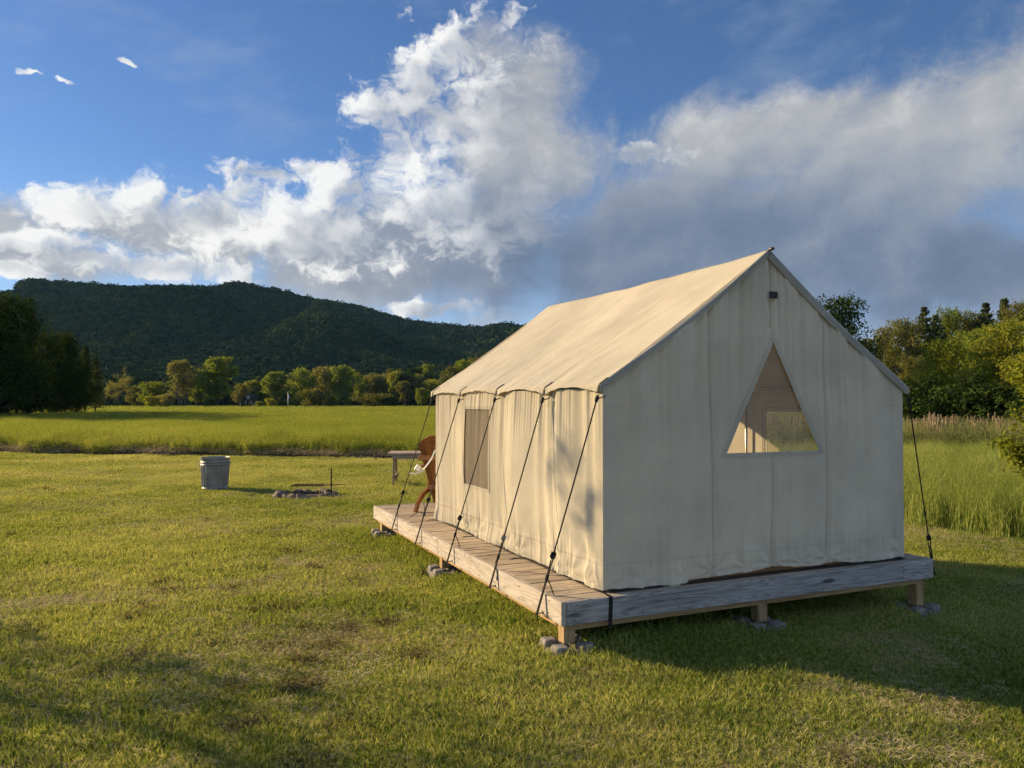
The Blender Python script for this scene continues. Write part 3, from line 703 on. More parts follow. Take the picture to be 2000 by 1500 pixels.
# right-hand woods
G3 = 'trees of the wood behind the cattails'
RW = [(1636, 570, 62, 'wood_c', 185, 'leaf_dark', 'dark round-topped maple rising behind the tent roof'),
      (1700, 652, 80, 'wood_b', 70, 'leaf_olive', 'olive tree just right of the dark maple'), (1735, 628, 92, 'wood_b', 86, 'leaf_olive', 'thin olive-brown tree with bare twigs left of the pines'),
      (1770, 615, 100, 'wood_b', 110, 'leaf_olive', 'olive tree at the left end of the skyline row'), (1805, 598, 104, 'pine_a', 125, None, 'tall pine with layered branches on the skyline'),
      (1850, 592, 106, 'wood_a', 76, 'leaf_mid', 'green round-topped tree between the skyline pines'), (1828, 612, 98, 'pine_b', 110, None, 'second skyline pine close to the round-topped tree'),
      (1890, 598, 108, 'wood_a', 120, 'leaf_olive', 'olive skyline tree right of the round-topped tree'), (1925, 590, 104, 'pine_a', 130, None, 'broad skyline pine with dark top'), (1962, 580, 100, 'pine_b', 120, None, 'tallest pine of the skyline row'),
      (1995, 580, 98, 'wood_c', 110, 'leaf_olive', 'olive tree beside the tallest skyline pine'), (2040, 580, 96, 'wood_c', 150, 'leaf_mid', 'broad green tree at the wood end'),
      (1780, 690, 66, 'wood_a', 80, 'leaf_olive', 'grey-olive tree behind the bright maple'), (1840, 656, 58, 'wood_c', 128, 'leaf_bright', 'bright yellow-green maple lit by the sun'),
      (1905, 632, 72, 'wood_b', 130, 'leaf_mid', 'fresh green tree right of the bright maple'), (1962, 618, 56, 'wood_b', 140, 'leaf_yellow', 'large yellow-green tree with open crown behind the cattails'),
      (2050, 640, 52, 'wood_a', 170, 'leaf_yellow', 'yellow-green tree beside the open-crowned tree'),
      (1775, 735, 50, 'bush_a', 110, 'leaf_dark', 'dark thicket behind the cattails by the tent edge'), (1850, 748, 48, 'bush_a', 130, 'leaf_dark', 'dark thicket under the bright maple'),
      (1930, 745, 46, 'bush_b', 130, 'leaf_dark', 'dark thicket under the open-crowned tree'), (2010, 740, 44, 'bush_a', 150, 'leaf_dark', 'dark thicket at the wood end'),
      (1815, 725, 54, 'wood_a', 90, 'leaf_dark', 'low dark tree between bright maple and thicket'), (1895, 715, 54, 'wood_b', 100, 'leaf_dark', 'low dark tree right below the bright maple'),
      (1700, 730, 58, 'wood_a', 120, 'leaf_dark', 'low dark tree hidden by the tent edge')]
for (u, vt, Y, key, w, mt, lb) in RW:
    nm = 'pine_tree' if key[:4] == 'pine' else ('bush' if key[:4] == 'bush' else 'deciduous_tree')
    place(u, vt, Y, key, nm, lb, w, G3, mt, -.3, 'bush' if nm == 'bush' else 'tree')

# near tree at the right: slender branches with long leaves reach into view
def near_tree():
    r = np.random.RandomState(77); mb = MB(); PP = []; NN = []
    def twig(p, d, L, R, lev):
        pts = [p]; dd = d
        for k in range(5):
            dd = (dd+Vector(r.normal(size=3))*.13+Vector((0, 0, -.03 if lev == 0 else .02))).normalized(); pts.append(pts[-1]+dd*L/5)
        mb.tube(pts, [R*(1-.15*k) for k in range(6)], 5)
        if lev == 0:
            for q in range(1, 6):
                for j in range(10):
                    PP.append(np.array(pts[q])+r.normal(size=3)*.07); NN.append(r.normal(size=3)*.7+np.array([-.2, -.2, .8]))
            return
        for q in range(1, 6):
            for j in range(3 if lev == 1 else 2):
                nd = (dd+Vector(r.normal(size=3))*.75).normalized(); twig(pts[q], nd, L*(.42+.2*r.rand()), R*.5, lev-1)
    mb.tube([(0, 0, -.1), (.05, 0, 1.2), (-.03, .05, 2.4), (0, 0, 3.6)], [.085, .07, .05, .02], 8)
    for k in range(16):
        z = .75+2.7*k/16; a = k*2.4+.4; twig(Vector((0, 0, z)), Vector((math.cos(a), math.sin(a), .30)).normalized(), 1.35*(1-.12*k/16), .022, 2)
    P = np.array(PP); V, F = leaf_quads(P, unit(np.array(NN)), .115, r, .42, .12)
    return mb.mesh('trunk', M['bark'], True), fast_mesh('crown', V, F, [M['leaf_bright']])
TREES['near'] = near_tree()
tree('young_tree', 'near', (9.45, 11.9, -.1), .78, 'young tree with long yellow-green leaves reaching over the meadow', 'tree', None, 2.2)

# tree out of frame to the left whose broken shade lies on the foreground and the near tent wall
TREES['shade_a'] = deciduous(51, 4.7, 2.3, .46, 800, .12, 22, shape=.8, open_=.7, extra=((.95, 2.1, 5.2, .26), (1.1, 2.45, 5.4, .27), (1.0, 2.3, 4.9, .24), (1.15, 2.6, 5.1, .20)))
tree('young_tree', 'shade_a', (-11.55, 8.45, -.05), 1.0, 'low young tree with one long limb left of the lawn, casting broken shade', 'tree', None, 0.0)

# hill forest: one mass of crowns
def canopy(seed, n=220, sz=1.0):
    r = np.random.RandomState(seed); d = unit(r.normal(size=(n, 3))); d[:, 2] = np.abs(d[:, 2])*1.0-.15
    lob = 1+.22*np.sin(d[:, 0]*5+seed)*np.sin(d[:, 1]*5+seed*2); P = d*lob[:, None]*np.array([1, 1, 1.1]); V, F = leaf_quads(P*sz*(.82+.3*r.rand(n))[:, None], unit(d+r.normal(size=d.shape)*.30), .36*sz, r, .9)
    return fast_mesh('canopy', V, F, [M['leaf_hill']])
CS = [source('canopy_source', canopy(s)) for s in (1, 2, 3, 4)]
hr = np.random.RandomState(8)
n_ = 46000; t = hr.rand(n_); y = 360+700*t**.8; x = (-.80+1.15*hr.rand(n_))*y
z = hill_h(x, y); k_ = (z > 1.5)
x, y, z = x[k_], y[k_], z[k_]; n_ = len(x)
s_ = (3.0+2.6*hr.rand(n_))*(.9+.3*(y > 700))
scatter('hill_forest', np.stack([x, y, z+s_*.45], 1), np.stack([0*x, 0*x, hr.rand(n_)*6.28], 1), s_, CS, 'dense green forest covering the long ridge behind the field', 'forest')
# the added off-frame mountain gets no crowns of its own
# low wood at the foot of the hill
n_ = 3000; x = -330+560*hr.rand(n_); y = 300+70*hr.rand(n_); s_ = 3+2.4*hr.rand(n_)
scatter('valley_wood', np.stack([x, y, s_*.6+hr.rand(n_)**2*5.5-1.5], 1), np.stack([0*x, 0*x, hr.rand(n_)*6.28], 1), s_, CS, 'band of woodland at the foot of the ridge behind the treeline', 'forest')

# ================================================================== grass
gr_ = np.random.RandomState(17)
_c, _s = math.cos(rad(23.755)), math.sin(rad(23.755))
def deck_local(x, y):
    dx_, dy_ = x-.6557, y-5.5811; return dx_*_c+dy_*_s, -dx_*_s+dy_*_c
def deck_dist(x, y):
    b, a = deck_local(x, y); ddx = np.maximum(np.maximum(-.41-b, b-3.235), 0); ddy = np.maximum(np.maximum(-.144-a, a-5.23), 0)
    ins = np.minimum(np.minimum(b+.41, 3.235-b), np.minimum(a+.144, 5.23-a)); return np.hypot(ddx, ddy), ins
def in_poly(x, y, poly):
    c = np.zeros(len(x), bool); j = len(poly)-1
    for i in range(len(poly)):
        xi, yi = poly[i]; xj, yj = poly[j]
        q = ((yi > y) != (yj > y)) & (x < (xj-xi)*(y-yi)/(yj-yi+1e-12)+xi); c ^= q; j = i
    return c
def frustum_pts(n, y0, y1, power, pad=.9, wl=-.78, wr=.78):
    t = gr_.rand(n)
    y = y0+(y1-y0)*t**power; x = (wl+(wr-wl)*gr_.rand(n))*y+(gr_.rand(n)-.5)*2*pad; return x, y
def blocked(x, y):
    q = np.zeros(len(x), bool)
    for b in (-.325, 1.375, 3.115):
        for a in (-.055, 2.56, 4.99):
            bb, aa = deck_local(x, y); q |= (np.hypot(bb-b, aa-a) < .23)
    return q
LT = [source('lawn_tuft', blades(s, 52, .105, .056, .0056, .55, .5, M['grass'])) for s in range(5)]
x, y = frustum_pts(64000, 1.6, 27.5, 1.35, 1.6)
dd, ins = deck_dist(x, y)
ok = (y < field_edge(x)+.1) & ~in_poly(x, y, RG) & ~((dd == 0) & (ins > .55)) & (np.hypot(x+3.8, y-14.3) > .50) & ~blocked(x, y)
x, y, dd = x[ok], y[ok], dd[ok]; n = len(x)
pat = fbm(x*.9, y*.9, 4); s = (.50+.95*pat)*(1+.55*np.exp(-dd/.28))*(.9+.2*gr_.rand(n)); far = 1+.04*np.maximum(0, y-9)
rot = np.stack([(gr_.rand(n)-.5)*.25, (gr_.rand(n)-.5)*.25, gr_.rand(n)*6.28], 1)
scatter('lawn_grass', np.stack([x, y, gz(x)-.004], 1), rot, np.stack([s*far, s*far, s*(.9+.3*gr_.rand(n))], 1), LT, 'short mown yellow-green lawn grass', 'grass')
# dry mowings lying on the lawn in streaks
CT = [source('clipping_tuft', blades(s+20, 22, .15, .030, .0032, .5, .4, M['straw'], True)) for s in range(4)]
x, y = frustum_pts(52000, 1.8, 24, 1.3, 1.6)
ux, uy = x*.80+y*.60, -x*.60+y*.80
st = fbm(ux*.9+3, uy*2.2, 5, .62); pt = fbm(x*.33+11, y*.33+4, 3)
near = np.exp(-((x+.6)/3.6)**2-((y-5.6)/3.2)**2)
q = st*.74+pt*.36+near*.15+.10*(gr_.rand(len(x))-.5)
dd, ins = deck_dist(x, y)
edge = in_poly(x, y, [(4.4, 11.2), (5.9, 11.75), (6.35, 11.0), (6.95, 10.2), (9.6, 7.6), (14, 5), (14, 3.6), (8.9, 6.9), (6.5, 9.0), (5.2, 10.2)])
ok = ((q > .588) | ((gr_.rand(len(x)) < .07) & (y < 13)) | (edge & (gr_.rand(len(x)) < .95))) & (y < field_edge(x)) & ~in_poly(x, y, RG) & ((dd > .25) | edge) & (np.hypot(x+3.8, y-14.3) > .55)
x, y, q = x[ok], y[ok], q[ok]; n = len(x)
scatter('grass_clippings', np.stack([x, y, gz(x)+.008+.022*gr_.rand(n)], 1), np.stack([(gr_.rand(n)-.5)*.3, (gr_.rand(n)-.5)*.3, gr_.rand(n)*6.28], 1), (.55+.5*gr_.rand(n)), CT, 'dry tan grass clippings lying in streaks on the lawn', 'clippings')
# small matted clumps left by the mower
KT_ = [source('clump_tuft', blades(s+120, 60, .085, .050, .0050, .9, .5, M['clump'], True)) for s in range(3)]
x, y = frustum_pts(16000, 2.2, 19, 1.3, 1.2); ux, uy = x*.80+y*.60, -x*.60+y*.80
q = fbm(ux*2.2+31, uy*5.0+9, 3, .6)+.20*np.exp(-((x+1.2)/3.4)**2-((y-6.0)/3.4)**2); dd, ins = deck_dist(x, y)
q = q+.30*(gr_.rand(len(x))-.5)
ok = (q > .93) & (dd > .5) & ~in_poly(x, y, RG) & (np.hypot(x+3.8, y-14.3) > .7); x, y = x[ok], y[ok]; n = len(x)
scatter('matted_clumps', np.stack([x, y, gz(x)+.012+.015*gr_.rand(n)], 1), np.stack([(gr_.rand(n)-.5)*.3, (gr_.rand(n)-.5)*.3, gr_.rand(n)*6.28], 1), .7+.5*gr_.rand(n), KT_, 'small dark matted grass clumps scattered on the lawn', 'clumps')
# tall hay field
HT = [source('hay_tuft', blades(s+40, 44, .20, .66, .0095, .30, .30, M['hay'], False, .6)) for s in range(4)]
parts = []
for (n0, y0, y1, pw, sc) in ((26000, 22.4, 40, 1.25, 1.0), (26000, 40, 95, 1.3, 1.25), (16000, 95, 250, 1.3, 1.9)):
    x, y = frustum_pts(n0, y0, y1, pw, 2.0, -.80, .62 if y0 < 30 else .55)
    ok = (y > field_edge(x)+.28+.30*np.sin(x*1.7)*np.sin(x*.63)+.5*(fbm(x*.8+7, x*0+1, 3)-.5)) & (x < 7+.1*y) & (y < 251)
    parts.append((x[ok], y[ok], np.full(ok.sum(), sc)))
x = np.concatenate([p[0] for p in parts]); y = np.concatenate([p[1] for p in parts]); sc = np.concatenate([p[2] for p in parts]); n = len(x)
hgt = (.72+.55*fbm(x*.35, y*.35, 3))*(.85+.3*gr_.rand(n))*(.80+.20*smooth01(y-field_edge(x), .2, 2.0))
scatter('tall_field_grass', np.stack([x, y, 0*x], 1), np.stack([(gr_.rand(n)-.5)*.2, (gr_.rand(n)-.5)*.2, gr_.rand(n)*6.28], 1), np.stack([sc, sc, hgt], 1), HT, 'tall green hay grass filling the field beyond the lawn', 'grass')
# meadow on the right
MT = [source('meadow_tuft', blades(s+60, 46, .16, .62, .0070, .42, .35, M['hay_r'], False, .65)) for s in range(4)]
n0 = 15000; x = 4.6+26*gr_.rand(n0); y = 4+26*gr_.rand(n0)
ok = in_poly(x, y, RG) & (y < 24.5) & (x < .85*y+2.5); x, y = x[ok], y[ok]; n = len(x)
hgt = (.65+.7*fbm(x*.9, y*.9, 3))*(.8+.35*gr_.rand(n))
scatter('meadow_grass', np.stack([x, y, gz(x)], 1), np.stack([(gr_.rand(n)-.5)*.3, (gr_.rand(n)-.5)*.3, gr_.rand(n)*6.28], 1), np.stack([1+0*hgt, 1+0*hgt, hgt], 1), MT, 'tall unmown meadow grass right of the tent', 'grass')
# cattail bed
def cattail(seed):
    r = np.random.RandomState(seed); mb = MB()
    for k in range(5):
        x0, y0 = r.uniform(-.16, .16, 2); h = r.uniform(1.05, 1.50); lx, ly = r.normal(size=2)*.05
        mb.tube([(x0, y0, 0), (x0+lx*.5, y0+ly*.5, h*.6), (x0+lx, y0+ly, h)], [.006, .005, .004], 4)
        mb.tube([(x0+lx*.85, y0+ly*.85, h-.26), (x0+lx*.9, y0+ly*.9, h-.24), (x0+lx, y0+ly, h-.03), (x0+lx, y0+ly, h)], [.006, .019, .017, .004], 6)
    return mb.mesh('cattail', M['cattail'])
KT = [source('cattail_source', cattail(s)) for s in range(4)]; RT_ = [source('reed_source', blades(s+90, 34, .22, .95, .016, .25, .3, M['reed'], False, .6)) for s in range(3)]
n0 = 460; x = 8.5+24*gr_.rand(n0); y = 24.3+5.5*gr_.rand(n0); n = n0
scatter('cattails', np.stack([x, y, gz(x)], 1), np.stack([(gr_.rand(n)-.5)*.12, (gr_.rand(n)-.5)*.12, gr_.rand(n)*6.28], 1), .85+.25*gr_.rand(n), KT, 'bed of dry brown cattail stalks at the meadow edge', 'cattails')
n0 = 4200; x = 8+26*gr_.rand(n0); y = 23.2+6.5*gr_.rand(n0); n = n0
scatter('reed_leaves', np.stack([x, y, gz(x)], 1), np.stack([(gr_.rand(n)-.5)*.2, (gr_.rand(n)-.5)*.2, gr_.rand(n)*6.28], 1), .75+.5*gr_.rand(n), RT_, 'pale green reed leaves between the cattail stalks', 'reeds')
# weeds and thatch on the soil bank
n0 = 2600; x = -40+46*gr_.rand(n0); y = field_edge(x)+.0+.9*gr_.rand(n0)**1.3; n = n0
scatter('bank_thatch', np.stack([x, y, .06+.12*gr_.rand(n)], 1), np.stack([(gr_.rand(n)-.5)*.8, (gr_.rand(n)-.5)*.8, gr_.rand(n)*6.28], 1), 1.4+1.2*gr_.rand(n), CT, 'matted dry thatch along the soil bank', 'thatch')

# ================================================================== cottage and pole in the treeline
M['roof_dark'] = simple('dark_shingle', (.040,.038,.042), .9, 0, .3, 3); M['siding'] = simple('brown_siding', (.10,.085,.075), .9, 0, .15, 3)
M['white_paint'] = simple('white_paint', (.72,.72,.72), .7, 0, .05, 3); M['pane'] = simple('dark_glass', (.02,.025,.03), .15, 0, .1, 3, .5)
hc = at_depth(487, 790, 262); cot = empty('cottage', (hc.x, 262, -.1), rad(-6), 'small dark cottage with gambrel gable and white porch rail across the field', 'cottage')
MB().box((0, 3.0, 1.2), (6.0, 6.0, 2.6)).build('wall', M['siding'], cot)
gp = [(-3.35, 2.35), (-2.3, 3.3), (0, 4.55), (2.3, 3.3), (3.35, 2.35)]
MB().prism(gp, 1, -.9, 6.2).build('roof', M['roof_dark'], cot)
w_ = MB().box((0, -.93, 3.42), (1.15, .05, 1.0)).build('dormer_window', M['white_paint'], cot)
for s in (-1, 1): MB().box((s*.28, -.965, 3.42), (.42, .02, .78)).build('pane', M['pane'], w_)
for x_ in (-2.9, -.9, 1.0, 2.9): MB().box((x_, -.80, 1.15), (.13, .13, 2.4)).build('porch_post', M['white_paint'], cot)
rl_ = MB().box((1.6, -.82, 1.05), (2.6, .07, .09)).box((1.6, -.82, .35), (2.6, .07, .07)); 
for k in range(12): rl_.box((.4+k*.22, -.82, .70), (.05, .04, .66))
rl_.build('porch_rail', M['white_paint'], cot)
MB().box((-.9, -.02, 1.05), (.95, .06, 2.05)).build('door', M['roof_dark'], cot)
pp = at_depth(562.5, 790, 238); pole = empty('utility_pole', (pp.x, 238, 0), 0, 'short white pole with a small box standing before the treeline', 'pole')
MB().tube([(0, 0, -.2), (0, 0, 4.6)], .13, 8).build('shaft', M['white_paint'], pole, True); MB().box((.28, -.05, 3.3), (.26, .2, .7)).build('meter_box', M['white_paint'], pole)

# ================================================================== deck and tent
TO = Vector((.6557, 5.5811, .39)); TH = rad(23.755)
RT = Matrix.Rotation(TH, 4, 'Z')
def T2W(b, a, z=0.0): return TO + RT @ Vector((b, a, z))
rs = np.random.RandomState(11)
deck = empty('deck_platform', (TO.x, TO.y, 0), TH, 'low weathered wooden deck platform on posts carrying the canvas tent', 'deck')
DZ = TO.z
B0, B1, A0, A1 = -.41, 3.235, -.144, 5.23
npl = 38; pitch = (A1-A0-.076)/npl
pm = MB().box((0, 0, 0), (B1-B0-.080, pitch-.007, .028), None, .003).mesh('plank', M['plank'])
for k in range(npl):
    o = obj('plank', pm, deck, ((B0+B1)/2+rs.uniform(-.001, .001), A0+.038+pitch*(k+.5), DZ-.014+rs.uniform(-.0015, .0015)))
    o.rotation_euler = (rs.uniform(-.008, .008), rs.uniform(-.0006, .0006), rs.uniform(-.0012, .0012))
FH = .162
def fascia(c, d, m):
    o = MB().box((0, 0, 0), d, None, .004).build('fascia_board', m, deck); o.location = c; return o
for (a0, a1) in ((A0+.002, 2.55), (2.554, A1)):
    fascia((B0+.019, (a0+a1)/2, DZ-FH/2+.002), (.038, a1-a0, FH), M['weathered'])
    fascia((B1-.019, (a0+a1)/2, DZ-FH/2+.002), (.038, a1-a0, FH), M['weathered'])
for (b0, b1, aa) in ((B0+.0395, 2.866, A0+.017), (2.870, B1-.0395, A0+.017), (B0+.0395, B1-.0395, A1-.019)):
    fascia(((b0+b1)/2, aa, DZ-FH/2+.001), (b1-b0, .036, FH-.002), M['weathered_x'])
nl = MB().tube([(0, 0, -.002), (0, 0, .0025)], .0045, 6).mesh('nail', M['blackmetal'])
for b in (-.33, -.30, .25, .55, 1.10, 1.38, 1.95, 2.55, 2.83, 2.90, 3.15):
    for z in (-.035, -.125):
        o = obj('nail', nl, deck, (b+rs.uniform(-.01, .01), A0-.001, DZ+z+rs.uniform(-.008, .008))); o.rotation_euler = (rad(90), 0, 0)
for a in (.05, .55, 1.4, 2.0, 2.5, 2.60, 3.4, 4.4, 5.1):
    for z in (-.035, -.125):
        o = obj('nail', nl, deck, (B0, a+rs.uniform(-.01, .01), DZ+z+rs.uniform(-.008, .008))); o.rotation_euler = (0, rad(-90), 0)
# end grain of the long boards shows at the front corner; pale beam set just behind and below
BZ0, BZ1 = -.207, -.03
def beam(c, d, m):
    o = MB().box((0, 0, 0), d, None, .004).build('beam', m, deck); o.location = c; return o
bh = BZ1-BZ0
beam((B0+.046+.019, (A0+A1)/2, DZ+(BZ0+BZ1)/2), (.038, A1-A0-.09, bh), M['treated'])
beam((B1-.046-.060, (A0+A1)/2, DZ+(BZ0+BZ1)/2), (.038, A1-A0-.09, bh), M['treated'])
beam(((B0+B1)/2-.02, A0+.045+.019, DZ+(BZ0+BZ1)/2-.001), (B1-B0-.27, .038, bh), M['treated_x'])
beam(((B0+B1)/2-.02, A1-.065, DZ+(BZ0+BZ1)/2-.001), (B1-B0-.27, .038, bh), M['treated_x'])
for k in range(8):
    a = .45+k*.60; o = MB().box((0, 0, 0), (B1-B0-.27, .038, .14), None, .003).build('joist', M['treated_x'], deck); o.location = ((B0+B1)/2-.02, a, DZ-.105)
PB, PA = (-.325, 1.375, 3.115), (-.055, 2.56, 4.99)
PZ = [.095+float(gz(T2W(b, -.055).x)) for b in PB]
postm = [MB().box((0, 0, 0), (.09, .09, .305-z), None, .004).mesh('post', M['post']) for z in PZ]
def block_mesh(seed):
    r = np.random.RandomState(seed); mb = MB()
    mb.prism([(-.135, -.135), (.135, -.135), (.135, .135), (-.135, .135)], 2, -.10, .062)
    for sx in (-1, 1):
        for sy in (-1, 1):
            c = Vector((sx*.084, sy*.084, .060)); bm = bmesh.new(); bmesh.ops.create_cube(bm, size=1)
            bmesh.ops.bevel(bm, geom=bm.edges[:], offset=.18, segments=2, affect='EDGES', profile=.5)
            bm.verts.index_update()
            V = []
            for p in bm.verts:
                t = 1-.16*(p.co.z+.5); V.append((c.x+p.co.x*.112*t, c.y+p.co.y*.112*t, c.z+p.co.z*.085+r.normal(0, .0025)))
            mb.add(V, [[p.index for p in f.verts] for f in bm.faces]); bm.free()
    return mb.mesh('concrete_block', M['concrete'], False)
bm1, bm2 = block_mesh(1), block_mesh(2)
BLK = {(0, 0): 'grey concrete deck block under the post at the near left deck corner', (1, 0): 'grey concrete deck block under the middle post of the shaded deck front',
       (2, 0): 'grey concrete deck block under the right end post of the shaded deck front', (0, 1): 'grey concrete deck block under the middle post of the sunlit deck side',
       (0, 2): 'grey concrete deck block under the far post of the sunlit deck side'}
for i, b in enumerate(PB):
    for j, a in enumerate(PA):
        o = obj('post', postm[i], deck, (b, a, (.305+PZ[i])/2)); o.rotation_euler.z = rs.uniform(-.03, .03)
        if (i, j) in BLK:
            w = T2W(b, a); q = obj('concrete_block', (bm1, bm2)[(i+j) % 2]); q.location = (w.x, w.y, PZ[i]-.098); q.scale = (1.1, 1.1, 1.05); q.rotation_euler = (rs.uniform(-.03, .03), rs.uniform(-.03, .03), TH+rs.uniform(-.2, .2))
            tag(q, BLK[(i, j)], 'block', 'concrete blocks under the deck posts')
            if (i, j) != (0, 0): q.rotation_euler.z = TH+rs.uniform(-.08, .08)
        else:
            w = T2W(b, a); q = obj('concrete_block', bm1); q.location = (w.x, w.y, PZ[i]-.098); q.scale = (1.1, 1.1, 1.05); q.rotation_euler.z = TH
            tag(q, 'grey concrete deck block in the dark under the deck', 'block', 'concrete blocks under the deck posts')

# ---------------------------------------------------------------- tent
tent = empty('canvas_wall_tent', TO, TH, 'cream canvas wall tent with pitched roof standing on the wooden deck', 'tent')
TW, TL, ZE, ZR = 3.05, 3.86, 1.505, 2.576
def waves(x, seed, lo, hi, n=9):
    r = np.random.RandomState(seed); s = 0
    for k in range(n):
        w = lo*(hi/lo)**r.rand(); s = s+np.sin(2*np.pi*x/w+r.rand()*6.28)*(w/hi)**.6*(.6+.8*r.rand())
    return s/math.sqrt(n)
def vee(u, z, us, z0=.05, amp=.007, seed=0, R=.22, k=8.0):
    dx = u-us; dzz = z-z0; r = np.sqrt(dx*dx+dzz*dzz)+1e-6; ph = np.arctan2(dx, dzz)
    return amp*np.sin(ph*k+seed*1.3)*np.exp(-r/R)*np.minimum(1, r/.05)
SEAM_L = (.86, 1.88, 2.90)
def left_disp(a, z):
    w = np.minimum(1, np.minimum(a, TL-a)/.10)
    top = smooth01(z, .75, 1.45); bot = 1-smooth01(z, .05, .45)
    sway = .05*np.sin(a*2.1+.6)*(1.3-z)
    d = .0065*waves(a+sway, 3, .10, .34)*(.45+.55*np.maximum(top, bot))
    d += .0040*waves(a+sway*.4, 5, .035, .09)*(top**1.5*.9+bot*.55)
    d += .010*waves(a, 8, .5, 1.3)
    for i, s_ in enumerate(SEAM_L):
        d = d-.012*np.exp(-((a-s_+.10*(1.5-z)*.6)/.03)**2)*(.4+.6*top)
        d = d+vee(a, z, s_-.10, .06, .008, i)
    d = d+vee(a, z, .03, .02, .010, 3, .3, 9)+vee(a, z, .45, .05, .006, 5)+vee(a, z, 1.4, .05, .006, 6)+vee(a, z, 2.4, .05, .006, 7)
    d = d+.004*(1-smooth01(np.abs(z-.20), .0, .012))                    # stitched hem line
    d = d+.020*(1-smooth01(z, 0, .22))*(.6+.5*np.sin(a*3.3+1))         # hem flares out
    d = d+.022*np.sin(np.pi*np.clip(z/1.5, 0, 1))*np.sin(np.pi*a/TL)    # belly
    return d*w*1.5
def lw(a, z): return np.stack([-left_disp(a, z), a, z+.006+.012*(1-smooth01(z, 0, .1))*(.5+.5*np.sin(a*5.0))], 1)
WA0, WA1, WZ0, WZ1 = 2.13, 2.79, .51, 1.29
def patch(name, a0, a1, z0, z1, fn, nu, nv, m=None, par=None):
    return grid_obj(name, nu, nv, lambda u, v: fn(a0+(a1-a0)*u, z0+(z1-z0)*v), m or M['canvas'], par or tent)
ZL = 1.462
wall_l = patch('side_wall', 0, WA0, 0, ZL, lw, 220, 90); wall_l['label'] = 'sunlit cream canvas side wall'
for (a0, a1, z0, z1, nu, nv) in ((WA0, WA1, 0, WZ0, 70, 40), (WA0, WA1, WZ1, ZL, 70, 20), (WA1, TL, 0, ZL, 110, 90)):
    patch('side_wall_panel', a0, a1, z0, z1, lw, nu, nv)
win = grid_obj('screen_window', 40, 40, lambda u, v: lw(WA0-.01+(WA1-WA0+.02)*u, WZ0-.01+(WZ1-WZ0+.02)*v)+np.array([.006, 0, 0]), M['screen'], tent)
win['label'] = 'grey insect screen window in side wall'
# window flap hanging just inside, so the screen reads grey
grid_obj('window_flap', 30, 30, lambda u, v: lw(WA0-.07+(WA1-WA0+.14)*u, WZ0-.09+(WZ1-WZ0+.18)*v)+np.stack([.030+.006*np.sin(u*23)*np.sin(np.pi*u)-.018*(1-np.sin(np.pi*u)), 0*u, 0*u], 1), M['canvas'], tent)
fr = MB()
def ribbon(pts, offs, w, nrm):
    """flat strip along pts; offs pushes it off the cloth along nrm"""
    pts = [Vector(p)+Vector(nrm)*offs for p in pts]; V = []; F = []
    for i, p in enumerate(pts):
        t = (pts[min(i+1, len(pts)-1)]-pts[max(i-1, 0)]).normalized(); s_ = t.cross(Vector(nrm)).normalized()*w/2
        V += [p-s_, p+s_]
    for i in range(len(pts)-1): F.append((2*i, 2*i+1, 2*i+3, 2*i+2))
    return V, F
def lw_line(a_of_z, z0, z1, n=40):
    z = np.linspace(z0, z1, n); return lw(np.array([a_of_z(q) for q in z]), z)
def lw_hline(z, a0, a1, n=60):
    a = np.linspace(a0, a1, n); return lw(a, np.full(n, z))
for (p) in (lw_line(lambda z: WA0-.012, WZ0-.03, WZ1+.03), lw_line(lambda z: WA1+.012, WZ0-.03, WZ1+.03), lw_hline(WZ0-.014, WA0-.03, WA1+.03), lw_hline(WZ1+.014, WA0-.03, WA1+.03)):
    fr.add(*ribbon(p, .003, .030, (-1, 0, 0)))
fr.build('window_trim', M['trim'], tent)
for s_ in SEAM_L:
    MB().add(*ribbon(lw_line(lambda z: s_-.07*(1.5-z), .0, ZL), .003, .006, (-1, 0, 0))).build('seam', M['seam'], tent)
MB().add(*ribbon(lw_hline(.185, .01, TL-.01, 160), .0030, .004, (-1, 0, 0))).build('hem_stitching', M['seam'], tent)

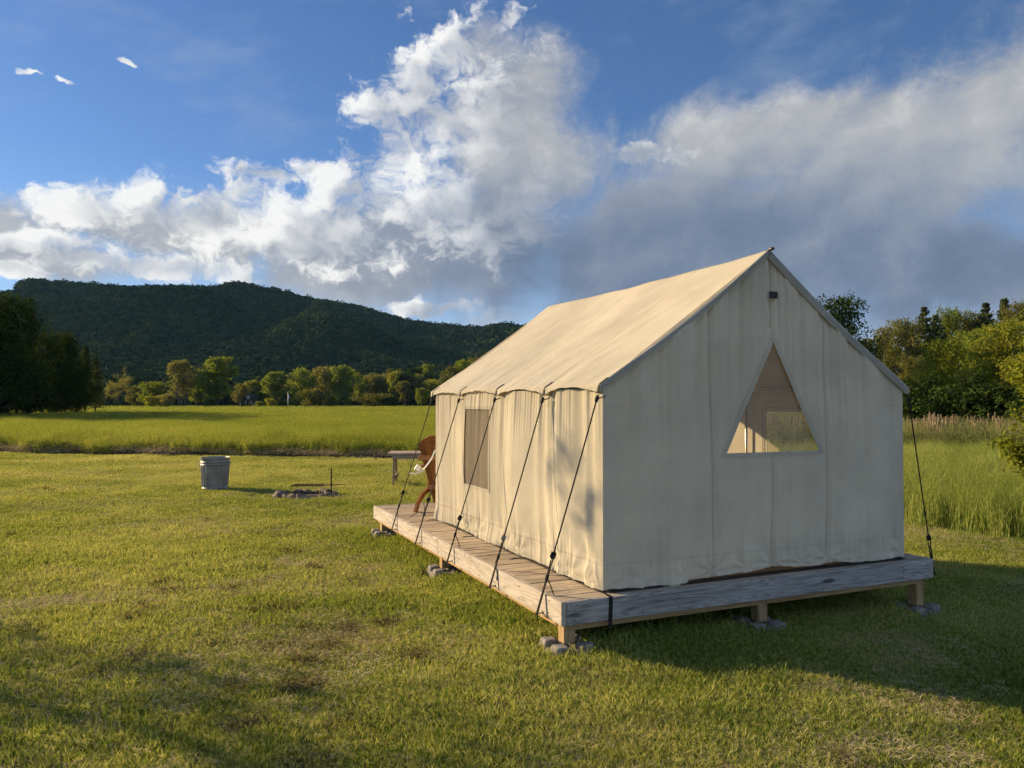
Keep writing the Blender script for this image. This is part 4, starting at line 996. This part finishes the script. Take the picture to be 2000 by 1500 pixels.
# gable wall towards the camera, with the triangular window
def roof_b(z): return np.clip((z-ZE)/(ZR-ZE), 0, 1)*(TW/2)
SEAM_G = (.962, 1.562, 2.146)
TRI = dict(z0=.965, z1=1.854, bl=1.108, br=2.06, bt=1.590)
def gable_disp(b, z):
    e = np.minimum(b-roof_b(z), TW-roof_b(z)-b); w = np.clip(e/.12, 0, 1)
    top = smooth01(z, .9, 1.7); bot = 1-smooth01(z, .05, .5)
    sway = .04*np.sin(b*1.7)*(1-z)
    d = .0105*waves(b+sway, 21, .14, .48)*(.60+.60*top+.35*bot)+.0045*waves(b+sway*.6, 23, .05, .12)*(top*.9+bot*.5+.15)
    d = d+.014*waves(b, 29, .7, 1.6)
    for i, s_ in enumerate(SEAM_G): d = d-.010*np.exp(-((b-s_)/.028)**2)+vee(b, z, s_, .06, .010, i+2, .20, 8)
    for i, s_ in enumerate((.35, .7, 1.3, 1.85, 2.45, 2.8)): d = d+vee(b, z, s_, .04, .007, i, .16, 7)
    d = d+vee(b, z, .02, .03, .010, 1, .35, 7)+vee(b, z, TW-.02, .05, .010, 2, .3, 7)
    d = d+vee(b, z, TRI['bt'], 1.95, .0022, 2, .3, 7)
    d = d+.018*(1-smooth01(z, 0, .22))*(.5+.5*np.sin(b*4.1+.4))+.02*np.sin(np.pi*np.clip(z/1.5, 0, 1))*np.sin(np.pi*b/TW)
    q = np.minimum(np.abs(b-tri_l(z)), np.abs(b-tri_r(z))); q = np.where((z > TRI['z1']+.1), 1.0, q/.14); q = np.maximum(np.clip(q, 0, 1), np.clip((TRI['z0']-z)/.12, 0, 1)); inside = (b > tri_l(z)) & (b < tri_r(z)) & (z >= TRI['z0'])
    return d*w*1.45*(.10+.88*np.where(inside, 0, q))
def gw(b, z):
    zz = z+.004+(1-smooth01(z, 0, .12))*(.020*np.sin(b*2.6+3.6)+.010*np.sin(b*9.0)+.020)
    return np.stack([b, -gable_disp(b, z), zz], 1)
def gpatch(name, fl, fr_, z0, z1, nu, nv):
    def fn(u, v):
        z = z0+(z1-z0)*v; L = fl(z); R = fr_(z); return gw(L+(R-L)*u, z)
    return grid_obj(name, nu, nv, fn, M['canvas_gable'], tent)
def tri_l(z): return TRI['bl']+(TRI['bt']-TRI['bl'])*np.clip((z-TRI['z0'])/(TRI['z1']-TRI['z0']), 0, 1)
def tri_r(z): return TRI['br']+(TRI['bt']-TRI['br'])*np.clip((z-TRI['z0'])/(TRI['z1']-TRI['z0']), 0, 1)
g0 = gpatch('gable_wall', lambda z: 0*z, lambda z: 0*z+TW, 0, TRI['z0'], 300, 80); g0['label'] = 'shaded canvas gable wall with triangular window'
gpatch('gable_wall_panel', roof_b, tri_l, TRI['z0'], TRI['z1'], 140, 80)
gpatch('gable_wall_panel', tri_r, lambda z: TW-roof_b(z), TRI['z0'], TRI['z1'], 140, 80)
gpatch('gable_wall_panel', roof_b, lambda z: TW-roof_b(z), TRI['z1'], ZR-.004, 160, 60)
tw = grid_obj('triangular_window', 12, 12, lambda u, v: np.stack([tri_l(TRI['z0']+(TRI['z1']-TRI['z0'])*v)*(1-u)+tri_r(TRI['z0']+(TRI['z1']-TRI['z0'])*v)*u, 0*u+.012, TRI['z0']+(TRI['z1']-TRI['z0'])*v], 1), M['screen_thin'], tent)
tw['label'] = 'see-through triangular insect screen window'
def gline(fb, z0, z1, n=40):
    z = np.linspace(z0, z1, n); return gw(np.array([float(fb(q)) for q in z]), z)
tt = MB()
tt.add(*ribbon(gline(lambda z: tri_l(np.array(z))-.022, TRI['z0']-.02, TRI['z1']+.03), .004, .045, (0, -1, 0)))
tt.add(*ribbon(gline(lambda z: tri_r(np.array(z))+.022, TRI['z0']-.02, TRI['z1']+.03), .0045, .045, (0, -1, 0)))
bb = np.linspace(TRI['bl']-.06, TRI['br']+.06, 60); tt.add(*ribbon(gw(bb, np.full(60, TRI['z0']-.016)), .0055, .032, (0, -1, 0)))
tt.build('triangular_window_trim', M['trim'], tent)
for s_, z0, z1 in ((SEAM_G[0], .0, 2.14), (SEAM_G[2], .0, 2.12), (SEAM_G[1], .0, TRI['z0']-.03), (SEAM_G[1]+.02, TRI['z1']+.03, ZR-.05)):
    MB().add(*ribbon(gline(lambda z: s_, z0, z1), .003, .006, (0, -1, 0))).build('seam', M['seam'], tent)
bb = np.linspace(.02, TW-.02, 160); MB().add(*ribbon(gw(bb, np.full(160, .19)), .003, .0035, (0, -1, 0))).build('hem_stitching', M['seam'], tent)
for b0, b1 in ((.02, .22), (TW-.22, TW-.02)):
    bb = np.linspace(b0, b1, 12); MB().add(*ribbon(gw(bb, np.full(12, 1.335)), .003, .004, (0, -1, 0))).build('corner_patch_stitching', M['seam'], tent)
MB().box((1.571, -.028, 2.231), (.085, .006, .056), None, .001).build('maker_patch', M['label'], tent)['label'] = 'small dark rectangular patch near gable peak'
# roof: two sloping panels, scalloped eaves, gable edge band
SLOPE = (ZR-ZE)/(TW/2); AF0, AF1 = -.038, TL+.06
GUY_A = (-.02, .87, 1.90, 2.90, 3.84)
def roof_pt(side, s, a):
    """s = 0 ridge ... 1 eave hem; a along the tent"""
    run = TW/2+.035; b = s*run
    z = ZR+.012-SLOPE*b
    sag = .030*np.sin(np.pi*np.clip(s, 0, 1))*(.7+.3*np.cos(a*6.2))
    rip = .0045*waves(a, 41, .12, .5)*smooth01(s, .45, 1.0)+.006*waves(a*.8+s*.9, 43, .5, 1.5)+.0030*waves(a*.9-s*.7, 47, .16, .45)*(.3+.7*s)
    z = z-sag+rip-.020*np.sin(np.pi*np.clip(a/TL, 0, 1))*(1-s)
    x = TW/2-b if side < 0 else TW/2+b
    return np.stack([x, a, z], 1)
def scallop(a):
    g = np.array(GUY_A); i = np.clip(np.searchsorted(g, a)-1, 0, len(g)-2); t = np.clip((a-g[i])/(g[i+1]-g[i]), 0, 1)
    return 4*t*(1-t)
for side in (-1, 1):
    rp = grid_obj('roof_panel', 140, 60, lambda u, v: roof_pt(side, v, AF0+(AF1-AF0)*u), M['canvas'], tent, True, .003)
    rp['label'] = 'sunlit cream canvas roof slope' if side < 0 else 'far canvas roof slope'
    def flap(u, v):
        a = AF0+(AF1-AF0)*u; P = roof_pt(side, np.ones_like(a), a); sc = scallop(a)
        drop = v*(.058-.045*sc)*(1+.06*np.sin(a*31))
        P[:, 2] -= drop; P[:, 0] += side*(.004+.010*v*(.4+.6*sc)+.003*np.sin(a*60)*v); return P
    grid_obj('eave_flap', 180, 6, flap, M['canvas'], tent, True, .003)
    for s_ in (.87, 1.90, 2.90):
        v = np.linspace(0, 1, 40); MB().add(*ribbon(roof_pt(side, v, np.full(40, s_)), .0045, .005, (side*SLOPE, 0, 1))).build('seam', M['seam'], tent)
    v = np.linspace(0, 1, 40)
    def band(u, w):
        P = roof_pt(side, u, np.full_like(u, AF0)); P[:, 2] -= w*.050+.002; P[:, 1] += w*.022; return P
    grid_obj('gable_edge_band', 50, 6, band, M['band'], tent, True, .003)
    P = roof_pt(side, v, np.full(40, AF0)); P[:, 2] -= .053; P[:, 1] += .020
    MB().tube(P, .0035, 5).build('edge_piping', M['canvas'], tent)
    def band2(u, w):
        P = roof_pt(side, u, np.full_like(u, AF1)); P[:, 2] -= w*.050+.002; P[:, 1] -= w*.022; return P
    grid_obj('gable_edge_band', 50, 6, band2, M['trim'], tent, True, .003)
MB().tube([(TW/2, AF0-.005, ZR+.014), (TW/2, AF0-.045, ZR+.016)], .011, 8).box((TW/2, AF0-.02, ZR+.020), (.03, .03, .022), None, .004).build('ridge_pole_tip', M['blackmetal'], tent)
# right wall, with a window seen through the gable screen
RA0, RA1, RZ0, RZ1 = .98, 1.70, .5, 1.262
def rw(a, z):
    d = .010*waves(a, 61, .12, .6)*(.4+.6*smooth01(z, .7, 1.45)); w = np.minimum(1, np.minimum(a, TL-a)/.1)
    return np.stack([TW+d*w+.02*(1-smooth01(z, 0, .2))*w, a, z+.006], 1)
for (a0, a1, z0, z1, nu, nv) in ((0, RA0, 0, ZE, 40, 30), (RA0, RA1, 0, RZ0, 30, 14), (RA0, RA1, RZ1, ZE, 30, 10), (RA1, TL, 0, ZE, 70, 30)):
    patch('side_wall_panel', a0, a1, z0, z1, rw, nu, nv)
grid_obj('screen_window', 12, 12, lambda u, v: rw(RA0-.01+(RA1-RA0+.02)*u, RZ0-.01+(RZ1-RZ0+.02)*v)+np.array([.004, 0, 0]), M['screen_thin'], tent)
mb = MB()
for p in ([(TW-.014, RA0-.05, RZ0-.05), (TW-.014, RA0-.05, RZ1+.045)], [(TW-.014, RA1+.05, RZ0-.05), (TW-.014, RA1+.05, RZ1+.045)], [(TW-.014, RA0-.05, RZ1+.045), (TW-.014, RA1+.05, RZ1+.045)]): mb.tube(p, .006, 6)
mb.build('window_edging', M['seam'], tent)
# far gable with the open door
DB0, DB1, DZ1 = .88, 2.17, 1.92
def bw(b, z): return np.stack([b, TL+.008*waves(b, 71, .15, .6), z+.006], 1)
def bpatch(fl, fr_, z0, z1):
    def fn(u, v):
        z = z0+(z1-z0)*v; L = fl(z); R = fr_(z); return bw(L+(R-L)*u, z)
    grid_obj('back_wall_panel', 30, 20, fn, M['canvas'], tent)
bpatch(roof_b, lambda z: 0*z+DB0, 0, DZ1); bpatch(lambda z: 0*z+DB1, lambda z: TW-roof_b(z), 0, DZ1); bpatch(roof_b, lambda z: TW-roof_b(z), DZ1, ZR-.01)
for b in (DB0, DB1):
    MB().tube([(b, TL-.03, .02), (b+.01, TL-.04, .8), (b-.01, TL-.03, 1.3), (b, TL-.02, DZ1)], [.05, .055, .035, .05], 10).build('rolled_door_flap', M['canvas'], tent, True)
# inner frame
pipes = [((TW/2, .03, ZR-.045), (TW/2, TL-.03, ZR-.045)), ((.045, .03, ZE-.01), (.045, TL-.03, ZE-.01)), ((TW-.045, .03, ZE+.006), (TW-.045, TL-.03, ZE+.006)), ((TW-.045, .03, ZE-.018), (TW-.045, TL-.03, ZE-.018))]
for a in (.06, 1.97, TL-.06):
    pipes += [((.045, a, 0), (.045, a, ZE-.01)), ((TW-.05, a, 0), (TW-.05, a, ZE-.02))]
for a in (.06, TL-.06):
    pipes += [((.045, a, ZE-.01), (TW/2, a, ZR-.045)), ((TW-.045, a, ZE-.01), (TW/2, a, ZR-.045))]
for p0, p1 in pipes: MB().tube([p0, p1], .015, 10).build('frame_pole', M['steel'], tent, True)
# black ground sheet edge and webbing straps
bb = np.linspace(.03, TW-.02, 80); MB().add(*ribbon([(b, -.012-.008*math.sin(b*3), .009) for b in bb], 0, .07, (0, 0, 1))).build('ground_sheet', M['webbing'], tent)
aa = np.linspace(.0, TL-.02, 60); MB().add(*ribbon([(-.016, a, .0085) for a in aa], 0, .04, (0, 0, 1))).build('ground_sheet', M['webbing'], tent)
def strap(pts, w, nrm): return MB().add(*ribbon(pts, 0, w, nrm))
o = strap([(-.02, -.02, .020), (-.022, -.06, .012), (-.024, -.146, .006), (-.024, -.150, -.03), (-.030, -.152, -.14), (-.034, -.156, -.215)], .030, (.05, -1, .25)).build('corner_strap', M['webbing'], tent)
o.modifiers.new('s', 'SOLIDIFY').thickness = .003
for a in (1.32, 2.52, 3.72):
    q = strap([(-.01, a, .010), (-.05, a+.012, .008), (-.10, a+.03, .006), (-.15, a+.015, .005)], .022, (0, .1, 1)).build('floor_strap', M['webbing'], tent); q.modifiers.new('s', 'SOLIDIFY').thickness = .004
# eave webbing tabs, one at each guy point
for side in (-1, 1):
    for a in GUY_A:
        P = roof_pt(side, np.array([.955, 1.0]), np.array([a, a])); p0, p1 = Vector(P[0]), Vector(P[1])
        n_ = (side*SLOPE, 0, 1)
        q = MB().add(*ribbon([p0, p1, p1+Vector((side*.012, 0, -.040)), p1+Vector((side*.014, 0, -.070))], .005, .026, n_)).build('eave_tab', M['webbing'], tent); q.modifiers.new('s', 'SOLIDIFY').thickness = .003

# ---------------------------------------------------------------- guy ropes
HOOK_A = (.134, 1.019, 2.09, 3.128, 4.097)
ROPE_L = ['black guy rope from the near eave corner, longest against the bare wall', 'black guy rope with bare steel tensioner, next to the near corner rope',
          'black guy rope running down in front of the grey screen window', 'black guy rope just beyond the screen window', 'black guy rope from the far eave corner, standing clear of the wall']
def guy_rope(side, k, label, tail=1, silver=False, ft=.74):
    a0, a1 = GUY_A[k], (HOOK_A[k] if side < 0 else -.10); P = roof_pt(side, np.array([1.0]), np.array([a0]))[0]
    top = Vector((P[0]+side*.016, a0, P[2]-.075)); hx = (B0-.055) if side < 0 else (B1+.055)
    hook = Vector((hx, a1, -.137))
    r = empty('guy_rope', TO, TH, label, 'rope', 'black guy ropes of the tent')
    tn = top.lerp(hook, ft); d = (hook-top).normalized()
    pts = [top.lerp(tn, t)+Vector((0, 0, -.010*math.sin(math.pi*t))) for t in np.linspace(0, 1, 14)]
    MB().tube(pts, .0058, 6).build('line', M['rope'], r, True)
    # loop through the ring, doubled below the tensioner
    x = d.cross(Vector((1, 0, 0))).normalized()
    kn = tn+d*.16
    mb = MB(); mb.tube([tn+x*.014, kn+x*.006, hook+x*.007-d*.012, hook+d*.004, hook-x*.007-d*.012, kn-x*.006, tn+d*.035-x*.012], .0052, 6)
    mb.build('doubled_line', M['rope'], r, True)
    kb = MB(); kb.tube([kn-d*.030, kn-d*.016, kn, kn+d*.016, kn+d*.030], [.006, .012, .0135, .012, .006], 8); kt = top+d*.03
    kb.tube([kt-d*.030, kt-d*.015, kt, kt+d*.015, kt+d*.028], [.006, .013, .015, .013, .006], 8); kb.build('knot', M['rope'], r, True)
    tb = MB()
    tb.prism([(-.020, -.022), (.016, -.026), (.022, .014), (.004, .030), (-.018, .020)], 0, -.0035, .0035)
    t_ = tb.build('tensioner', M['steel'] if silver else M['blackmetal'], r); t_.location = tn
    t_.rotation_euler = d.to_track_quat('Z', 'Y').to_euler()
    rg = MB(); rc = hook
    rg.tube([rc+Vector((0, math.cos(q)*.016, math.sin(q)*.016)) for q in np.linspace(0, 2*math.pi, 14, endpoint=False)], .0035, 6, closed=True)
    fx = (B0+.002) if side < 0 else (B1-.002)
    rg.tube([rc+Vector((-side*.0, .016, 0)), Vector((hx-side*.02, a1+.012, -.137)), Vector((fx, a1+.012, -.137))], .0038, 6)
    rg.tube([Vector((fx+side*.006, a1+.012, -.137)), Vector((fx-side*.004, a1+.012, -.137))], .011, 8)
    rg.build('eye_bolt', M['blackmetal'], r, True)
    tl = MB(); s0 = kn
    if tail == 1: tl.tube([s0, s0+Vector((.02, -.01, -.05)), s0+Vector((.035, -.025, -.11)), s0+Vector((.05, -.045, -.155))], .004, 6)
    elif tail == 2: tl.tube([s0, s0+Vector((-.03, .04, .02)), s0+Vector((-.07, .07, .005)), s0+Vector((-.12, .10, -.035))], .004, 6); tl.tube([s0, s0+Vector((.005, .0, .06)), s0+Vector((-.005, .01, .12))], .004, 6)
    else: tl.tube([s0, s0+Vector((-.02, .01, -.04)), s0+Vector((-.01, .0, -.14)), s0+Vector((-.015, .0, -.19))], .004, 6)
    tl.tube([kt, kt+Vector((.02, -.03, .01)), kt+Vector((.03, -.075, .022))], .0045, 6)
    tl.build('rope_tail', M['rope'], r, True)
    return r
for k, (tl_, sv, ft) in enumerate(((1, False, .735), (3, True, .745), (1, False, .735), (2, False, .70), (3, False, .72))): guy_rope(-1, k, ROPE_L[k], tl_, sv, ft)
guy_rope(1, 0, 'black guy rope on the shaded tent side, hanging clear against the tall grass', 3, False, .80)

# ================================================================== things on and around the deck
def adirondack(loc, rz):
    c = empty('adirondack_chair', loc, rz, 'reddish brown wooden slatted chair with curved back on the deck porch', 'chair')
    m = M['redwood']                                        # faces +y; back leans to -y
    def back(x, t): return Vector((x, -.10-.34*t, .22+.74*t))
    for i in range(6):
        x0 = (i-2.5)*.093; top = 1.0-.11*(x0/.26)**2; w0, w1 = .078, .0945
        V = []
        for t in (-.22, .2, .5, .75, 9):
            for (sg, sn) in ((-1, -.010), (1, -.010), (1, .010), (-1, .010)):
                tt_ = t
                if t == 9: tt_ = 1.0-.16*(abs(x0+sg*.046)/.27)**2
                xx = x0*(.86+.18*tt_); w = w0+(w1-w0)*tt_; cv = .030*(xx/.25)**2
                p = back(xx, tt_); nrm = Vector((0, .74, .34)).normalized(); V.append(p+Vector((sg*w/2, 0, 0))+nrm*(sn+cv))
        F = [(0, 1, 2, 3), (16, 17, 18, 19)]
        for k in range(4):
            for j in range(4): F.append((k*4+j, k*4+(j+1) % 4, k*4+4+(j+1) % 4, k*4+4+j))
        MB().add(V, F).build('back_slat', m, c)
    for t, L in ((.62, .58), (.10, .50)):
        p = back(0, t)+Vector((0, -.030, -.014)); MB().bar(p-Vector((L/2, 0, 0)), p+Vector((L/2, 0, 0)), .022, .065, (0, .4, 1), .003).build('back_rail', m, c)
    for s in (-1, 1):
        MB().prism([(-.50, 0), (-.42, 0), (-.36, .09), (-.20, .19), (.42, .30), (.42, .40), (.30, .40), (-.10, .28), (-.30, .21), (-.42, .12)], 0, s*.27-.014, s*.27+.014).build('side_rail', m, c)
        MB().box((s*.30, .37, .27), (.028, .095, .54), None, .003).build('front_leg', m, c)
        MB().add(
            [(s*x, y, z) for z in (.54, .562) for (x, y) in ((.24, .50), (.39, .50), (.41, .40), (.34, -.33), (.28, -.33), (.25, .25))],
            [(0, 1, 2, 3, 4, 5), (6, 7, 8, 9, 10, 11)]+[(i, (i+1) % 6, 6+(i+1) % 6, 6+i) for i in range(6)]).build('armrest', m, c)
    for k in range(6):
        y = .40-k*.095; z = .40-(.42-y)*.19; MB().box((0, y, z+.012), (.57, .080, .020), Matrix.Rotation(.18, 4, 'X'), .003).build('seat_slat', m, c)
    return c
adirondack((-.79, 9.97, TO.z), rad(-20))
# pale strap with a small white plastic box, between tent corner and far guy rope
lan = empty('hanging_lantern', T2W(-.128, 4.12, .588), TH, 'small white plastic box lantern hanging on a pale strap beside the chair', 'lantern')
hk = Vector((-.17, 4.02, .50)); base_ = Vector((-.128, 4.12, .588))
g0p = Vector((.0, 3.89, .80)); rp = [g0p, Vector((-.03, 3.93, .70)), Vector((-.08, 4.0, .60)), Vector((-.125, 4.06, .535)), Vector((-.19, 4.06, .515)), Vector((-.262, 4.045, .525))]
q = MB().add(*ribbon([v_-base_ for v_ in rp], 0, .020, (-.5, -.6, .4))).build('strap', M['white_plastic'], lan); q.modifiers.new('s', 'SOLIDIFY').thickness = .003
MB().box((-.015, .0, -.012), (.058, .05, .072), Matrix.Rotation(rad(38), 4, 'Y'), .008).build('box', M['white_plastic'], lan)
MB().box((.018, .0, -.046), (.048, .042, .012), Matrix.Rotation(rad(38), 4, 'Y'), .003).build('lid', M['white_plastic'], lan)

# work table on the lawn beyond the deck
tab = empty('wooden_table', (-1.70, 16.42, 0), rad(4), 'weathered plank table with splayed legs on the lawn behind the chair', 'table')
for k in range(4): MB().box((0, -.315+k*.21, .68), (1.80, .200, .040), None, .004).build('top_plank', M['tablewood'], tab)
for s in (-1, 1): MB().box((0, s*.375, .625), (1.62, .035, .085), None, .003).build('apron', M['tablewood'], tab)
for sx in (-.78, .78):
    for sy in (-1, 1): MB().bar((sx, sy*.40, 0), (sx, sy*.26, .66), .085, .04, (1, 0, 0), .004).build('leg', M['tableleg'], tab)
    MB().box((sx+.03, 0, .20), (.035, .70, .085), None, .003).build('stretcher', M['tableleg'], tab)

# galvanised can
can = empty('rubbish_can', (-5.94, 15.46, 0), 0, 'dented galvanised steel rubbish can with ribbed sides standing on the lawn', 'rubbish can')
prof = [(.236, .0), (.243, .012), (.238, .03), (.240, .045), (.248, .055), (.240, .066)]
for k in range(14): prof.append((.240+.026*k/13, .085+.40*k/13))
prof += [(.268, .505), (.278, .515), (.270, .527), (.271, .56), (.279, .568), (.272, .577), (.274, .63), (.284, .64), (.284, .652), (.274, .656), (.268, .645), (.26, .55), (.235, .06), (.0, .05)]
def rib(i, a):
    if 6 <= i <= 19: 
        q = math.cos(a*20); return .0110*(1 if q > 0 else -1)*min(1, abs(q)*2.2)*min(1, (i-5)/2, (20-i)/2)-.006*math.exp(-((a-4.1)/.25)**2)*math.sin((i-6)/13*math.pi)
    return 0
auto_smooth(MB().lathe(prof, 160, (0, 0, 0), rib).build('can_body', M['galv'], can), 60)
for s in (-1, 1):
    MB().tube([(s*.272, -.06, .545), (s*.300, -.055, .51), (s*.304, 0, .485), (s*.300, .055, .51), (s*.272, .06, .545)], .006, 6).box((s*.276, 0, .55), (.012, .15, .03), None, .003).build('handle', M['galv'], can, False)

# fire ring
fire = empty('fire_ring', (-3.80, 14.30, 0), 0, 'low ring of rough field stones round an ash bed on the lawn', 'fire pit')
MB().lathe([(.0, .03), (.30, .02), (.46, .006), (.52, -.01)], 24).build('ash_bed', M['ash'], fire, True)
fr_ = np.random.RandomState(5)
def rock(seed, sx, sy, sz):
    r = np.random.RandomState(seed); bm = bmesh.new(); bmesh.ops.create_icosphere(bm, subdivisions=2, radius=1)
    for k in range(9):
        d = Vector(r.normal(size=3)).normalized(); t = .55+.3*r.rand()
        for p in bm.verts:
            e = p.co.dot(d)-t
            if e > 0: p.co -= d*e*.9
    V = [(p.co.x*sx, p.co.y*sy, p.co.z*sz) for p in bm.verts]; bm.verts.index_update(); F = [[p.index for p in f.verts] for f in bm.faces]; bm.free()
    return MB().add(V, F)
for k in range(17):
    a = 2*math.pi*k/17+fr_.uniform(-.08, .08); R = .50+fr_.uniform(-.05, .06); big = fr_.uniform(.75, 1.35)
    o = rock(100+k, .105*big, .080*big, .070*big).build('stone', M['stone'], fire); o.location = (R*math.cos(a), R*math.sin(a)*.95, .035*big); o.rotation_euler = (fr_.uniform(-.3, .3), fr_.uniform(-.3, .3), a+fr_.uniform(-.4, .4)+1.57)
gr = empty('swivel_grill', (-3.39, 14.50, 0), rad(2), 'flat iron grill grate on a thin steel post beside the fire ring', 'grill')
MB().tube([(0, 0, -.1), (0, 0, .52)], .013, 8).build('post', M['rust'], gr)
gg = MB(); 
for (x0, x1, y0, y1) in ((-.70, -.16, -.17, -.17), (-.70, -.16, .17, .17), (-.70, -.70, -.17, .17), (-.16, -.16, -.17, .17)): gg.tube([(x0, y0, .205), (x1, y1, .205)], .008, 6)
for k in range(17): gg.tube([(-.69+k*.0325, -.17, .207), (-.69+k*.0325, .17, .207)], .0035, 5)
for y in (-.06, .06): gg.tube([(-.70, y, .198), (-.16, y, .198)], .005, 5)
gg.build('grate', M['rust'], gr)
MB().tube([(-.16, -.17, .205), (-.02, -.01, .208), (-.02, .01, .208), (-.16, .17, .205)], .007, 6).tube([(-.02, 0, .208), (.28, .03, .210)], .007, 6).tube([(0, 0, .180), (0, 0, .235)], .020, 8).build('swing_arm', M['rust'], gr)

# ================================================================== thin blue air between here and the ridge
hm, hn = mat('haze_air'); hv = hn.new('ShaderNodeVolumePrincipled'); hv.inputs['Color'].default_value = (.26, .56, 1.0, 1); hv.inputs['Density'].default_value = .000052; hv.inputs['Anisotropy'].default_value = .0
hn.l.new(hv.outputs[0], hn.out.inputs['Volume'])
tag(MB().box((-300, 900, 258), (3600, 2000, 520)).build('haze', hm), 'thin blue haze lying in the valley before the ridge', 'haze', None, 'stuff')
